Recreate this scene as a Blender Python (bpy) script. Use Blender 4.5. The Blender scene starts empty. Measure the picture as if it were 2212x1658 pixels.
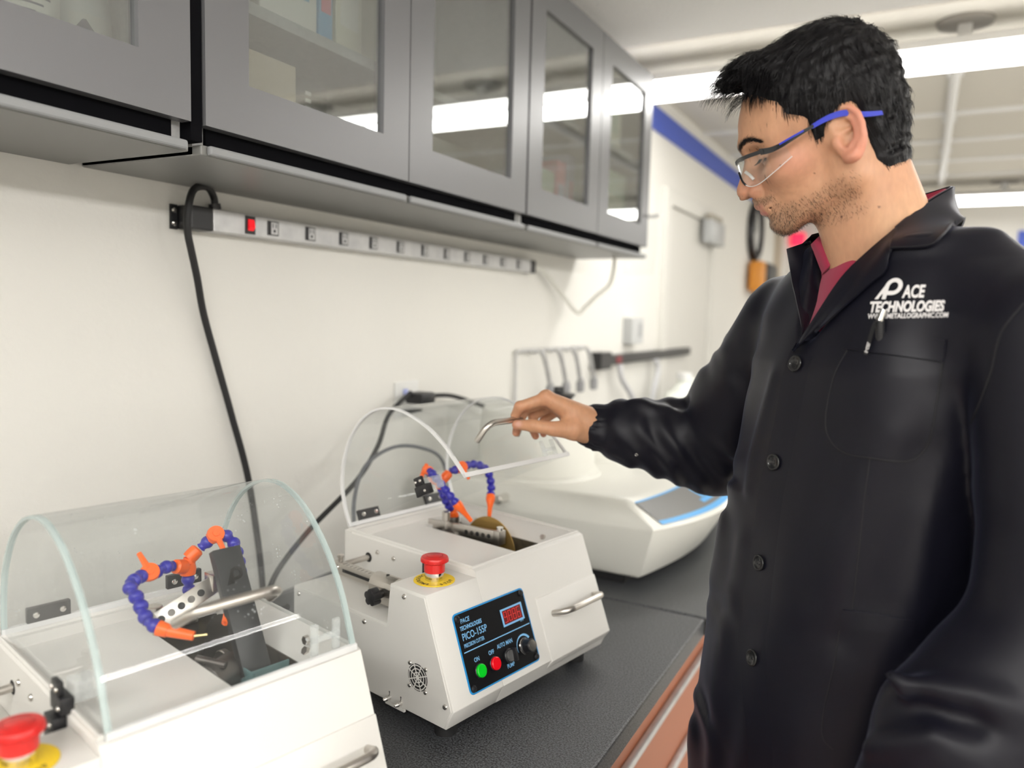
import bpy, bmesh, math, random
import numpy as np
from mathutils import Vector, Matrix, Euler
from mathutils.bvhtree import BVHTree

random.seed(7)
SC = bpy.context.scene
COL = SC.collection
PI = math.pi

# ------------------------------------------------------------------ camera
cam_d = bpy.data.cameras.new('camera')
cam_d.sensor_width = 36.0
cam_d.lens = 36.0 * 1668.0 / 2212.0
cam_d.clip_start = 0.02
cam_d.dof.use_dof = True
cam_d.dof.focus_distance = 1.03
cam_d.dof.aperture_fstop = 2.5
cam = bpy.data.objects.new('camera', cam_d)
COL.objects.link(cam)
CR = Matrix(((0.88300923, -0.06606981, 0.46468213),
             (0.46862002, 0.06869593, -0.88072479),
             (0.02626755, 0.99544746, 0.09162077)))
cam.matrix_world = Matrix.Translation((1.15, 0, 1.492)) @ CR.to_4x4()
SC.camera = cam

# ------------------------------------------------------------------ world, exposure
wd = bpy.data.worlds.new('world')
SC.world = wd
wd.use_nodes = True
wd.node_tree.nodes['Background'].inputs[0].default_value = (0.9, 0.95, 1.0, 1)
wd.node_tree.nodes['Background'].inputs[1].default_value = 0.05
SC.view_settings.view_transform = 'Standard'
SC.view_settings.look = 'None'
SC.view_settings.gamma = 1.0
SC.view_settings.use_curve_mapping = False
SC.view_settings.exposure = -0.45
SC.cycles.use_denoising = True
SC.cycles.max_bounces = 10
SC.cycles.transparent_max_bounces = 16
SC.cycles.sample_clamp_indirect = 6.0

# the ceiling fluorescents' light (each lamp sits under a ceiling fitting)
def area(name, loc, sx, sy, power, col=(1.0, 0.985, 0.95), rot=(0, 0, 0)):
    d = bpy.data.lights.new(name, 'AREA')
    d.shape = 'RECTANGLE'
    d.size, d.size_y = sx, sy
    d.energy = power
    d.color = col
    o = bpy.data.objects.new(name, d)
    o.location = loc
    o.rotation_euler = rot
    COL.objects.link(o)
    return o

LIGHTS = [  # x, y, power, runs along y : fluorescent fittings
    (1.35, -1.10, 24, 0), (1.40, 3.12, 26, 0), (2.2, 6.6, 30, 0), (3.92, -1.25, 46, 1), (3.92, 1.35, 60, 1), (3.92, 4.4, 40, 1)]

# ------------------------------------------------------------------ materials
MATS = {}
def mat(name, col, rough=0.5, metal=0.0, spec=0.5, bump=None, var=None, coat=0.0, emit=None, alpha=None, sss=None, sheen=None, aniso=0.0):
    """principled material; bump=(scale, strength, detail), var=(scale, colour2, contrast)"""
    m = bpy.data.materials.new(name)
    m.use_nodes = True
    nt = m.node_tree
    b = nt.nodes['Principled BSDF']
    b.inputs['Base Color'].default_value = (*col, 1)
    b.inputs['Roughness'].default_value = rough
    b.inputs['Metallic'].default_value = metal
    b.inputs['Specular IOR Level'].default_value = spec
    b.inputs['Coat Weight'].default_value = coat
    if aniso: b.inputs['Anisotropic'].default_value = aniso
    if sheen:
        b.inputs['Sheen Weight'].default_value = sheen[0]
        b.inputs['Sheen Roughness'].default_value = sheen[1]
        b.inputs['Sheen Tint'].default_value = (*sheen[2], 1)
    if sss:
        b.inputs['Subsurface Weight'].default_value = sss[0]
        b.inputs['Subsurface Radius'].default_value = sss[1]
        b.inputs['Subsurface Scale'].default_value = sss[2]
    if emit:
        b.inputs['Emission Color'].default_value = (*emit[0], 1)
        b.inputs['Emission Strength'].default_value = emit[1]
    tc = None
    if bump or var:
        tc = nt.nodes.new('ShaderNodeTexCoord')
    if var:
        n = nt.nodes.new('ShaderNodeTexNoise')
        n.inputs['Scale'].default_value = var[0]
        n.inputs['Detail'].default_value = 6
        nt.links.new(tc.outputs['Object'], n.inputs['Vector'])
        r = nt.nodes.new('ShaderNodeValToRGB')
        c = var[2]
        r.color_ramp.elements[0].position = 0.5 - c
        r.color_ramp.elements[1].position = 0.5 + c
        r.color_ramp.elements[0].color = (*col, 1)
        r.color_ramp.elements[1].color = (*var[1], 1)
        nt.links.new(n.outputs['Fac'], r.inputs['Fac'])
        nt.links.new(r.outputs['Color'], b.inputs['Base Color'])
    if bump:
        n = nt.nodes.new('ShaderNodeTexNoise')
        n.inputs['Scale'].default_value = bump[0]
        n.inputs['Detail'].default_value = bump[2] if len(bump) > 2 else 4
        nt.links.new(tc.outputs['Object'], n.inputs['Vector'])
        bp = nt.nodes.new('ShaderNodeBump')
        bp.inputs['Strength'].default_value = bump[1]
        bp.inputs['Distance'].default_value = bump[3] if len(bump) > 3 else 0.004
        nt.links.new(n.outputs['Fac'], bp.inputs['Height'])
        nt.links.new(bp.outputs['Normal'], b.inputs['Normal'])
    MATS[name] = m
    return m

def clear(name, tint=(0.97, 0.985, 0.98), f0=0.035, rough=0.02, haze=0.0, haze_scale=14.0, drops=0.0, gloss=1.0, f90=0.55):
    """thin clear sheet: light goes straight through, the faces mirror by angle; haze = dried spray on it"""
    m = bpy.data.materials.new(name)
    m.use_nodes = True
    nt = m.node_tree
    for n in list(nt.nodes): nt.nodes.remove(n)
    out = nt.nodes.new('ShaderNodeOutputMaterial')
    tr = nt.nodes.new('ShaderNodeBsdfTransparent'); tr.inputs[0].default_value = (*tint, 1)
    gl = nt.nodes.new('ShaderNodeBsdfGlossy'); gl.inputs['Roughness'].default_value = rough
    lw = nt.nodes.new('ShaderNodeLayerWeight'); lw.inputs['Blend'].default_value = 0.5
    pw = nt.nodes.new('ShaderNodeMath'); pw.operation = 'POWER'; pw.inputs[1].default_value = 3.5
    mr = nt.nodes.new('ShaderNodeMapRange'); mr.inputs['To Min'].default_value = f0 * gloss; mr.inputs['To Max'].default_value = f90
    nt.links.new(lw.outputs['Facing'], pw.inputs[0]); nt.links.new(pw.outputs[0], mr.inputs['Value'])
    mx = nt.nodes.new('ShaderNodeMixShader')
    nt.links.new(mr.outputs[0], mx.inputs[0]); nt.links.new(tr.outputs[0], mx.inputs[1]); nt.links.new(gl.outputs[0], mx.inputs[2])
    last = mx
    tc = nt.nodes.new('ShaderNodeTexCoord')
    if haze > 0:
        df = nt.nodes.new('ShaderNodeBsdfDiffuse'); df.inputs[0].default_value = (0.9, 0.92, 0.92, 1)
        nz = nt.nodes.new('ShaderNodeTexNoise'); nz.inputs['Scale'].default_value = haze_scale; nz.inputs['Detail'].default_value = 6
        nt.links.new(tc.outputs['Object'], nz.inputs['Vector'])
        r2 = nt.nodes.new('ShaderNodeMapRange'); r2.inputs['From Min'].default_value = 0.42; r2.inputs['From Max'].default_value = 0.72
        r2.inputs['To Min'].default_value = haze * 0.25; r2.inputs['To Max'].default_value = haze
        nt.links.new(nz.outputs['Fac'], r2.inputs['Value'])
        m2 = nt.nodes.new('ShaderNodeMixShader')
        nt.links.new(r2.outputs[0], m2.inputs[0]); nt.links.new(last.outputs[0], m2.inputs[1]); nt.links.new(df.outputs[0], m2.inputs[2])
        last = m2
    if drops > 0:
        vo = nt.nodes.new('ShaderNodeTexVoronoi'); vo.inputs['Scale'].default_value = 230
        nt.links.new(tc.outputs['Object'], vo.inputs['Vector'])
        nz2 = nt.nodes.new('ShaderNodeTexNoise'); nz2.inputs['Scale'].default_value = 25
        nt.links.new(tc.outputs['Object'], nz2.inputs['Vector'])
        th = nt.nodes.new('ShaderNodeMapRange'); th.inputs['From Min'].default_value = 0.5; th.inputs['From Max'].default_value = 0.75
        th.inputs['To Min'].default_value = 0.0; th.inputs['To Max'].default_value = 0.26
        nt.links.new(nz2.outputs['Fac'], th.inputs['Value'])
        ls = nt.nodes.new('ShaderNodeMath'); ls.operation = 'LESS_THAN'
        nt.links.new(vo.outputs['Distance'], ls.inputs[0]); nt.links.new(th.outputs[0], ls.inputs[1])
        sc = nt.nodes.new('ShaderNodeMath'); sc.operation = 'MULTIPLY'; sc.inputs[1].default_value = drops
        nt.links.new(ls.outputs[0], sc.inputs[0])
        d2 = nt.nodes.new('ShaderNodeBsdfDiffuse'); d2.inputs[0].default_value = (0.85, 0.9, 0.92, 1)
        m3 = nt.nodes.new('ShaderNodeMixShader')
        nt.links.new(sc.outputs[0], m3.inputs[0]); nt.links.new(last.outputs[0], m3.inputs[1]); nt.links.new(d2.outputs[0], m3.inputs[2])
        last = m3
    nt.links.new(last.outputs[0], out.inputs[0])
    MATS[name] = m
    return m

def glassy_edge(name, col, a):
    """cut edge of an acrylic sheet: partly see-through, catches light"""
    m = bpy.data.materials.new(name)
    m.use_nodes = True
    nt = m.node_tree
    b = nt.nodes['Principled BSDF']
    b.inputs['Base Color'].default_value = (*col, 1)
    b.inputs['Roughness'].default_value = 0.25
    b.inputs['Alpha'].default_value = a
    MATS[name] = m
    return m

# ------------------------------------------------------------------ mesh helpers
class MB:
    def __init__(s): s.bm = bmesh.new()
    def _place(s, vs, M):
        if M is not None: bmesh.ops.transform(s.bm, matrix=M, verts=vs)
    def box(s, x0, x1, y0, y1, z0, z1, bevel=0.0, seg=2, M=None):
        vs = [s.bm.verts.new(p) for p in ((x0,y0,z0),(x1,y0,z0),(x1,y1,z0),(x0,y1,z0),(x0,y0,z1),(x1,y0,z1),(x1,y1,z1),(x0,y1,z1))]
        fs = [s.bm.faces.new([vs[i] for i in f]) for f in ((3,2,1,0),(4,5,6,7),(0,1,5,4),(1,2,6,5),(2,3,7,6),(3,0,4,7))]
        if bevel > 0:
            es = list({e for f in fs for e in f.edges})
            r = bmesh.ops.bevel(s.bm, geom=es, offset=bevel, segments=seg, affect='EDGES', profile=0.5)
            vs = list({v for f in r['faces'] for v in f.verts} | {v for v in vs if v.is_valid})
        s._place(vs, M)
        return s
    def prism(s, poly, axis, a, b, bevel=0.0, seg=2, M=None):
        """poly: 2-D points in the other two axes (cyclic order), extruded along axis from a to b"""
        def P(p, t): return {'x': (t, p[0], p[1]), 'y': (p[0], t, p[1]), 'z': (p[0], p[1], t)}[axis]
        A = [s.bm.verts.new(P(p, a)) for p in poly]
        B = [s.bm.verts.new(P(p, b)) for p in poly]
        n = len(poly)
        fs = [s.bm.faces.new(A), s.bm.faces.new(B[::-1])]
        for i in range(n):
            fs.append(s.bm.faces.new((A[i], B[i], B[(i+1) % n], A[(i+1) % n])))
        bmesh.ops.recalc_face_normals(s.bm, faces=fs)
        vs = A + B
        if bevel > 0:
            es = list({e for f in fs for e in f.edges})
            r = bmesh.ops.bevel(s.bm, geom=es, offset=bevel, segments=seg, affect='EDGES', profile=0.5)
            vs = list({v for f in r['faces'] for v in f.verts} | {v for v in vs if v.is_valid})
        s._place(vs, M)
        return s
    def lathe(s, prof, n=24, M=None, cap=True):
        """prof: (r, z) list revolved about z"""
        rings = []
        for r, z in prof:
            if r < 1e-6: rings.append([s.bm.verts.new((0, 0, z))])
            else: rings.append([s.bm.verts.new((r*math.cos(2*PI*i/n), r*math.sin(2*PI*i/n), z)) for i in range(n)])
        fs = []
        for A, B in zip(rings, rings[1:]):
            for i in range(n):
                j = (i+1) % n
                if len(A) == 1 and len(B) == 1: continue
                if len(A) == 1: fs.append(s.bm.faces.new((A[0], B[i], B[j])))
                elif len(B) == 1: fs.append(s.bm.faces.new((A[i], B[0], A[j])))
                else: fs.append(s.bm.faces.new((A[i], B[i], B[j], A[j])))
        if cap:
            for R_ in (rings[0], rings[-1]):
                if len(R_) > 1: fs.append(s.bm.faces.new(R_))
        bmesh.ops.recalc_face_normals(s.bm, faces=fs)
        s._place([v for R_ in rings for v in R_], M)
        return s
    def cyl(s, p, q, r, n=16, r2=None, bevel=0.0):
        p, q = Vector(p), Vector(q)
        d = q - p
        L = d.length
        M = Matrix.Translation(p) @ d.to_track_quat('Z', 'Y').to_matrix().to_4x4()
        r2 = r if r2 is None else r2
        if bevel > 0: prof = [(r-bevel, 0), (r, bevel), (r2, L-bevel), (r2-bevel, L)]
        else: prof = [(r, 0), (r2, L)]
        return s.lathe(prof, n, M)
    def tube(s, pts, r, n=10, closed=False, cap=True):
        """swept round section; r a number or one per point"""
        pts = [Vector(p) for p in pts]
        N = len(pts)
        rr = [r]*N if not hasattr(r, '__len__') else r
        rings = []
        up = None
        for i, p in enumerate(pts):
            if closed: t = pts[(i+1) % N] - pts[i-1]
            else: t = pts[min(i+1, N-1)] - pts[max(i-1, 0)]
            t.normalize()
            if up is None:
                up = Vector((0, 0, 1)) if abs(t.z) < 0.9 else Vector((1, 0, 0))
            x = up.cross(t); x.normalize()
            y = t.cross(x); up = y
            rings.append([s.bm.verts.new(p + (x*math.cos(2*PI*k/n) + y*math.sin(2*PI*k/n))*rr[i]) for k in range(n)])
        fs = []
        for i in range(N if closed else N-1):
            A, B = rings[i], rings[(i+1) % N]
            for k in range(n):
                fs.append(s.bm.faces.new((A[k], A[(k+1) % n], B[(k+1) % n], B[k])))
        if cap and not closed:
            fs.append(s.bm.faces.new(rings[0][::-1])); fs.append(s.bm.faces.new(rings[-1]))
        return s
    def grid(s, rows, closed=False):
        V_ = [[s.bm.verts.new(p) for p in r] for r in rows]
        for A, B in zip(V_, V_[1:]):
            m = len(A)
            for i in range(m if closed else m-1):
                s.bm.faces.new((A[i], A[(i+1) % m], B[(i+1) % m], B[i]))
        return s
    def mesh(s, name):
        me = bpy.data.meshes.new(name)
        s.bm.normal_update()
        s.bm.to_mesh(me); s.bm.free()
        return me
    def build(s, name, m, parent=None, smooth=35, loc=None):
        return link(name, s.mesh(name), m, parent, smooth, loc)

def link(name, me, m, parent=None, smooth=35, loc=None, rot=None):
    o = bpy.data.objects.new(name, me)
    COL.objects.link(o)
    if m is not None:
        me.materials.clear()
        for k in (m if isinstance(m, (list, tuple)) else [m]): me.materials.append(k)
    if smooth:
        me.shade_smooth()
        if smooth < 180: me.set_sharp_from_angle(angle=math.radians(smooth))
    if parent: o.parent = parent
    if loc is not None: o.location = loc
    if rot is not None: o.rotation_euler = rot
    return o

def tag(o, label, cat, group=None, kind=None):
    if label: o['label'] = label
    if cat: o['category'] = cat
    if group: o['group'] = group
    if kind: o['kind'] = kind
    return o

def thing(name, label, cat, loc=(0, 0, 0), rotz=0.0, group=None):
    o = bpy.data.objects.new(name, None)
    o.empty_display_size = 0.05
    COL.objects.link(o)
    o.location = loc; o.rotation_euler = (0, 0, rotz)
    return tag(o, label, cat, group)

def struct(o):
    o['kind'] = 'structure'
    return o

def copy_tree(o, parent=None):
    c = o.copy(); COL.objects.link(c); c.parent = parent
    for ch in list(o.children): copy_tree(ch, c)
    return c

def spline(pts, n=8, closed=False):
    """Catmull-Rom through pts"""
    P = [np.array(p, float) for p in pts]
    out = []
    N = len(P)
    rng = range(N if closed else N-1)
    for i in rng:
        if closed: p0, p1, p2, p3 = P[i-1], P[i], P[(i+1) % N], P[(i+2) % N]
        else: p0, p1, p2, p3 = P[max(i-1, 0)], P[i], P[i+1], P[min(i+2, N-1)]
        for k in range(n):
            t = k/n
            out.append(tuple(0.5*((2*p1) + (-p0+p2)*t + (2*p0-5*p1+4*p2-p3)*t*t + (-p0+3*p1-3*p2+p3)*t**3)))
    if not closed: out.append(tuple(P[-1]))
    return out

def frame_m(o, x, y):
    """matrix whose local x, y lie along the given directions at o"""
    x = Vector(x).normalized(); y = Vector(y); y = (y - x*y.dot(x)).normalized(); z = x.cross(y)
    return Matrix(((x.x, y.x, z.x, o[0]), (x.y, y.y, z.y, o[1]), (x.z, y.z, z.z, o[2]), (0, 0, 0, 1)))

def text_bm(body, size, ext=0.0004, shear=0.0, off=0.0, align='LEFT', sx=1.0, spacing=1.0):
    cu = bpy.data.curves.new('t', 'FONT')
    cu.body = body; cu.size = size; cu.extrude = ext; cu.shear = shear; cu.offset = off
    cu.align_x = align; cu.space_character = spacing; cu.resolution_u = 4
    ob = bpy.data.objects.new('t', cu)
    COL.objects.link(ob)
    dg = bpy.context.evaluated_depsgraph_get()
    me = bpy.data.meshes.new_from_object(ob.evaluated_get(dg))
    bpy.data.objects.remove(ob); bpy.data.curves.remove(cu)
    bm = bmesh.new(); bm.from_mesh(me); bpy.data.meshes.remove(me)
    if sx != 1.0: bmesh.ops.scale(bm, vec=(sx, 1, 1), verts=bm.verts)
    return bm

def texts(name, items, m, parent):
    """several short texts (body, size, matrix, kwargs) as one flat lettering mesh"""
    me = bpy.data.meshes.new(name)
    full = bmesh.new()
    for body, size, M, kw in items:
        bm = text_bm(body, size, **kw)
        bmesh.ops.transform(bm, matrix=M, verts=bm.verts)
        tmp = bpy.data.meshes.new('tmp'); bm.to_mesh(tmp); bm.free()
        full.from_mesh(tmp); bpy.data.meshes.remove(tmp)
    full.to_mesh(me); full.free()
    return link(name, me, m, parent, 0)
# ------------------------------------------------------------------ palette
wall_m = mat('wall_paint', (0.80, 0.785, 0.74), 0.75, bump=(38, 0.25, 5, 0.006))
ceil_m = mat('popcorn_ceiling', (0.90, 0.89, 0.87), 0.9, bump=(160, 0.9, 3, 0.006))
farceil_m = mat('far_ceiling_paint', (0.74, 0.71, 0.64), 0.8)
blue_m = mat('blue_border_paint', (0.06, 0.11, 0.52), 0.55)
floor_m = mat('floor_vinyl', (0.55, 0.53, 0.49), 0.4, var=(6, (0.48, 0.46, 0.43), 0.2))
trimtan_m = mat('tan_trim', (0.55, 0.47, 0.37), 0.6)
cab_m = mat('grey_laminate', (0.115, 0.115, 0.12), 0.36, spec=0.75, bump=(7, 0.05, 3))
cabin_m = mat('cabinet_inside', (0.46, 0.46, 0.45), 0.7, var=(120, (0.36, 0.36, 0.36), 0.2))
lip_m = mat('light_grey_edge_strip', (0.24, 0.245, 0.25), 0.45)
under_m = mat('cabinet_underside', (0.21, 0.21, 0.20), 0.4)
matte_black_m = mat('matte_black', (0.004, 0.004, 0.005), 0.95, spec=0.05)
black_m = mat('black_plastic', (0.012, 0.012, 0.014), 0.38)
rubber_m = mat('black_rubber', (0.012, 0.012, 0.013), 0.6)
steel_m = mat('brushed_steel', (0.60, 0.57, 0.53), 0.34, 1.0)
chrome_m = mat('polished_steel', (0.78, 0.76, 0.73), 0.12, 1.0)
dark_steel_m = mat('dark_steel', (0.16, 0.15, 0.14), 0.35, 0.9)
alu_m = mat('aluminium_strip', (0.66, 0.66, 0.66), 0.42, 0.75, var=(30, (0.55, 0.55, 0.56), 0.2))
brass_m = mat('gold_abrasive', (0.50, 0.33, 0.11), 0.42, 0.75)
white_m = mat('white_powder_coat', (0.76, 0.745, 0.71), 0.38, bump=(420, 0.10, 2, 0.0006))
white2_m = mat('white_gelcoat', (0.80, 0.795, 0.735), 0.3)
white_pl = mat('white_plastic', (0.82, 0.82, 0.80), 0.4)
red_m = mat('red_plastic', (0.62, 0.02, 0.018), 0.35)
yellow_m = mat('yellow_label', (0.85, 0.60, 0.01), 0.45)
orange_m = mat('orange_plastic', (0.95, 0.14, 0.012), 0.38)
hoseblue_m = mat('blue_hose_plastic', (0.025, 0.022, 0.33), 0.3)
ink_m = mat('black_ink', (0.015, 0.015, 0.015), 0.6)
print_m = mat('light_blue_print', (0.22, 0.52, 0.86), 0.5)
pframe_m = mat('panel_blue_border', (0.02, 0.27, 0.62), 0.4)
panel_m = mat('panel_black', (0.004, 0.004, 0.005), 0.5, spec=0.2)
green_m = mat('green_push_button', (0.0, 0.50, 0.015), 0.3, emit=((0.0, 0.6, 0.02), 0.12))
redbtn_m = mat('red_push_button', (0.72, 0.0, 0.008), 0.3, emit=((0.7, 0.0, 0.01), 0.12))
led_bg = mat('led_window', (0.10, 0.002, 0.004), 0.25, emit=((0.5, 0.0, 0.0), 0.10))
led_m = mat('led_segment', (0.6, 0.02, 0.02), 0.4, emit=((0.9, 0.03, 0.02), 0.55))
grip_m = mat('knob_grey', (0.10, 0.10, 0.10), 0.35)
tank_m = mat('wet_tank', (0.035, 0.032, 0.028), 0.3, var=(40, (0.09, 0.075, 0.05), 0.12))
hood_m = clear('clear_acrylic', (0.955, 0.965, 0.965), 0.02, 0.03, haze=0.03)
hood2_m = clear('wet_clear_acrylic', (0.955, 0.97, 0.97), 0.03, 0.03, haze=0.07, drops=0.5)
block_m = glassy_edge('clear_block', (0.85, 0.88, 0.88), 0.28)
edge_m = glassy_edge('acrylic_edge', (0.60, 0.72, 0.71), 0.5)
edgew_m = glassy_edge('acrylic_edge_bright', (0.95, 0.95, 0.95), 0.75)
glass_m = clear('cabinet_glass', (0.82, 0.85, 0.84), 0.24, 0.008, haze=0.03, f90=0.9)
lens_m = clear('spectacle_lens', (0.96, 0.975, 0.97), 0.07, 0.01, haze=0.06, haze_scale=60, f90=0.6)
counter_m = mat('slate_worktop', (0.010, 0.0105, 0.012), 0.33, spec=0.6, bump=(700, 0.8, 3, 0.0008), var=(380, (0.11, 0.115, 0.125), 0.12))
terra_m = mat('terracotta_laminate', (0.34, 0.115, 0.055), 0.42)
beige_m = mat('beige_edge', (0.62, 0.56, 0.50), 0.5)
label_grey = mat('grey_label', (0.16, 0.16, 0.155), 0.4)
label_blue = mat('blue_label_print', (0.09, 0.42, 0.85), 0.4)
light_m = mat('fluorescent_tube', (1, 1, 1), 0.4, emit=((1.0, 0.98, 0.95), 13.0))
bright_light_m = mat('fluorescent_tube_boosted', (1, 1, 1), 0.4, emit=((1.0, 0.98, 0.95), 55.0))  # emission boosted on fittings out of view, to brighten the near ceiling
fix_m = mat('white_fixture', (0.85, 0.85, 0.84), 0.35)
# ------------------------------------------------------------------ room shell
def slab(name, x0, x1, y0, y1, z0, z1, m):
    return struct(MB().box(x0, x1, y0, y1, z0, z1).build(name, m, None, 0))

YB, XR, YF = 7.6, 6.0, -2.6
slab('floor', -0.1, XR+0.1, YF-0.1, YB+0.1, -0.1, 0.0, floor_m)
slab('wall_left', -0.1, 0.0, YF-0.1, YB+0.1, 0.0, 2.62, wall_m)
slab('wall_right', XR, XR+0.1, YF-0.1, YB+0.1, 0.0, 2.62, wall_m)
slab('wall_back', 0.0, XR, YB, YB+0.1, 0.0, 2.62, wall_m)
slab('wall_front', 0.0, XR, YF-0.1, YF, 0.0, 2.62, wall_m)
slab('ceiling', 0.0, XR, YF, 2.69, 2.44, 2.56, ceil_m)
slab('ceiling_far', 0.0, XR, 2.69, YB, 2.52, 2.62, farceil_m)
slab('trim_1', 0.0, XR, 2.69, 2.84, 2.49, 2.52, trimtan_m)  # tan slab stands in for the shaded strip of the far ceiling
slab('trim_2', 0.0, 0.012, 2.72, YB, 2.345, 2.45, blue_m)
for k, y in enumerate((4.38, 5.02, 5.62, 6.18)):
    slab('trim_%d' % (k+3), 0.0, XR, y, y+0.035, 2.505, 2.52, fix_m)

# door in the far part of the left wall
d = MB().box(0.0, 0.03, 3.68, 3.76, 0, 2.12).box(0.0, 0.03, 4.60, 4.68, 0, 2.12).box(0.0, 0.03, 3.76, 4.60, 2.04, 2.12).build('door_1', mat('door_paint', (0.74, 0.725, 0.68), 0.5), None, 0)
struct(d)
MB().box(0.001, 0.012, 3.765, 4.595, 0.01, 2.035, 0.003).build('door_leaf', mat('door_leaf_paint', (0.70, 0.685, 0.64), 0.5), d, 0)
MB().cyl((0.012, 3.84, 1.0), (0.05, 3.84, 1.0), 0.012).cyl((0.05, 3.84, 1.0), (0.05, 3.96, 1.0), 0.009).build('door_handle', steel_m, d)
c = thing('door_closer', 'grey box of a door closer high on the far white door', 'door closer', (0.031, 4.5, 1.98))
MB().box(0, 0.055, -0.16, 0.16, -0.07, 0.06, 0.008).build('closer_body', mat('closer_grey', (0.45, 0.46, 0.46), 0.4), c)
MB().box(0.01, 0.05, -0.14, 0.1, 0.06, 0.09, 0.004).build('closer_arm', mat('closer_tan', (0.33, 0.30, 0.24), 0.5), c)

# ------------------------------------------------------------------ ceiling fluorescents
def fitting(x0, x1, y, z, label, stems=(), zc=2.52, tube_m=None, sp=0.085, rw=0.055):
    t = thing('ceiling_light', label, 'ceiling light', ((x0+x1)/2, y, z), 0, 'fluorescent ceiling fittings')
    h = (x1-x0)/2
    MB().prism([(-rw, 0.045), (-rw*0.7, 0.085), (rw*0.7, 0.085), (rw, 0.045)], 'x', -h, h).build('reflector', fix_m, t, 0)
    for s in (-sp, sp):
        MB().cyl((-h+0.02, s, 0.03), (h-0.02, s, 0.03), 0.019, 12).build('tube', tube_m or light_m, t)
    for e in (-h, h-0.02):
        MB().box(e, e+0.02, -sp-0.025, sp+0.025, 0.008, 0.08, 0.003).build('end_cap', fix_m, t, 0)
    for sx in stems:
        MB().box(sx-(x0+x1)/2-0.022, sx-(x0+x1)/2+0.022, -0.022, 0.022, 0.08, zc-z, 0.004).build('stem', fix_m, t, 0)
        MB().lathe([(0.0, zc-z), (0.09, zc-z), (0.085, zc-z-0.012), (0.0, zc-z-0.014)], 24, Matrix.Translation((sx-(x0+x1)/2, 0, 0))).build('canopy', mat('canopy_grey', (0.30, 0.28, 0.25), 0.5), t)
    return t
fitting(0.02, 2.75, 3.12, 2.37, 'long twin-tube fluorescent light across the ceiling behind the man\'s head', (1.21, 2.2), 2.52, None, 0.085, 0.095)
fitting(1.0, 3.4, 6.6, 2.36, 'far fluorescent light seen over the man\'s shoulder', (1.6, 2.8), 2.52, None, 0.085, 0.15)
fitting(0.35, 2.7, -1.10, 2.34, 'fluorescent light nearest the wall behind the camera', (0.9, 2.1), 2.44, bright_light_m)
for i, yy in enumerate((-1.25, 1.35, 4.4)):
    f_ = fitting(2.72, 5.12, yy, 2.37 if yy > 2.7 else 2.34, ['fluorescent light along the room, behind the camera\'s right shoulder', 'fluorescent light along the room, to the right of the man', 'fluorescent light along the room, far beyond the man'][i], (3.2, 4.6), 2.52 if yy > 2.7 else 2.44, bright_light_m if yy < 2.7 else None, 0.24 if yy < 2.7 else 0.085, 0.18 if yy < 2.7 else 0.15)
    f_.rotation_euler = (0, 0, PI/2)
for lx, ly, lp, along in LIGHTS:
    near = ly < 2.6
    area('fluorescent_light', (lx, ly, 2.335 if near else 2.36), 2.3, 0.5 if along and near else 0.2, lp, rot=(0, 0, PI/2 if along else 0))
t = thing('ceiling_conduit', 'white conduit pipe running along the far ceiling', 'pipe', (1.2, 3.35, 2.5))
MB().cyl((0, 0, 0), (0, 3.1, 0), 0.02, 12).build('pipe', fix_m, t)
for k in range(4): MB().box(-0.03, 0.03, 0.3+k*0.8, 0.34+k*0.8, -0.01, 0.02, 0.003).build('pipe_clip', fix_m, t, 0)

# ------------------------------------------------------------------ wall cabinets
def cabinet(y0, y1, doors, label, shelf=None):
    t = thing('wall_cabinet', label, 'cabinet', (0.0, y0, 1.697), 0, 'grey wall cabinets over the bench')
    L = y1-y0
    H = 2.32-1.697
    b = MB()
    b.box(0.001, 0.012, 0, L, 0.0, H)                     # back
    b.box(0.012, 0.245, 0, 0.018, 0.0, H).box(0.012, 0.245, L-0.018, L, 0.0, H)
    b.box(0.012, 0.245, 0.018, L-0.018, H-0.018, H)
    b.build('carcass', cabin_m, t, 0)
    MB().box(0.001, 0.262, 0, L, -0.001, 0.013, 0.002).build('bottom_panel', under_m, t, 0)
    MB().box(0.215, 0.2505, 0.018, L-0.018, 0.0135, 0.052).build('recess_shade_strip', matte_black_m, t, 0)  # solid black strip stands in for the shade below the doors
    if shelf:
        for s in shelf: MB().box(0.012, 0.235, 0.018, L-0.018, s-1.697, s-1.697+0.018).build('shelf', cabin_m, t, 0)
    for a, c in doors:
        a -= y0; c -= y0
        z0, z1 = 1.735-1.697, H
        m = 0.077
        d = MB()
        # frame with a window: four members mitred into one sheet
        d.box(0.2515, 0.27, a, a+m, z0, z1).box(0.2515, 0.27, c-m, c, z0, z1)
        d.box(0.2515, 0.27, a+m, c-m, z0, z0+0.072).box(0.2515, 0.27, a+m, c-m, z1-0.072, z1)
        bmesh.ops.remove_doubles(d.bm, verts=d.bm.verts, dist=1e-5)
        D = d.build('door', cab_m, t, 0)
        MB().box(0.2585, 0.2625, a+m-0.004, c-m+0.004, z0+0.068, z1-0.068).build('glass_pane', glass_m, D, 0)
        MB().box(0.263, 0.272, a+0.006, c-0.006, -0.0005, 0.0125, 0.003).build('edge_strip', lip_m, t, 0)
    return t
cabinet(-0.225, 0.733, [(-0.222, 0.253), (0.257, 0.731)], 'grey wall cabinet nearest the camera, white bottles behind its glass', (2.06,))
cabinet(0.753, 1.716, [(0.755, 1.2245), (1.2275, 1.714)], 'grey wall cabinet with cartons and papers above the power strip\'s near half', (1.925,))
cabinet(1.722, 2.665, [(1.724, 2.189), (2.193, 2.663)], 'farthest grey wall cabinet, its glass mirroring the ceiling light', (2.02,))
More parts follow.
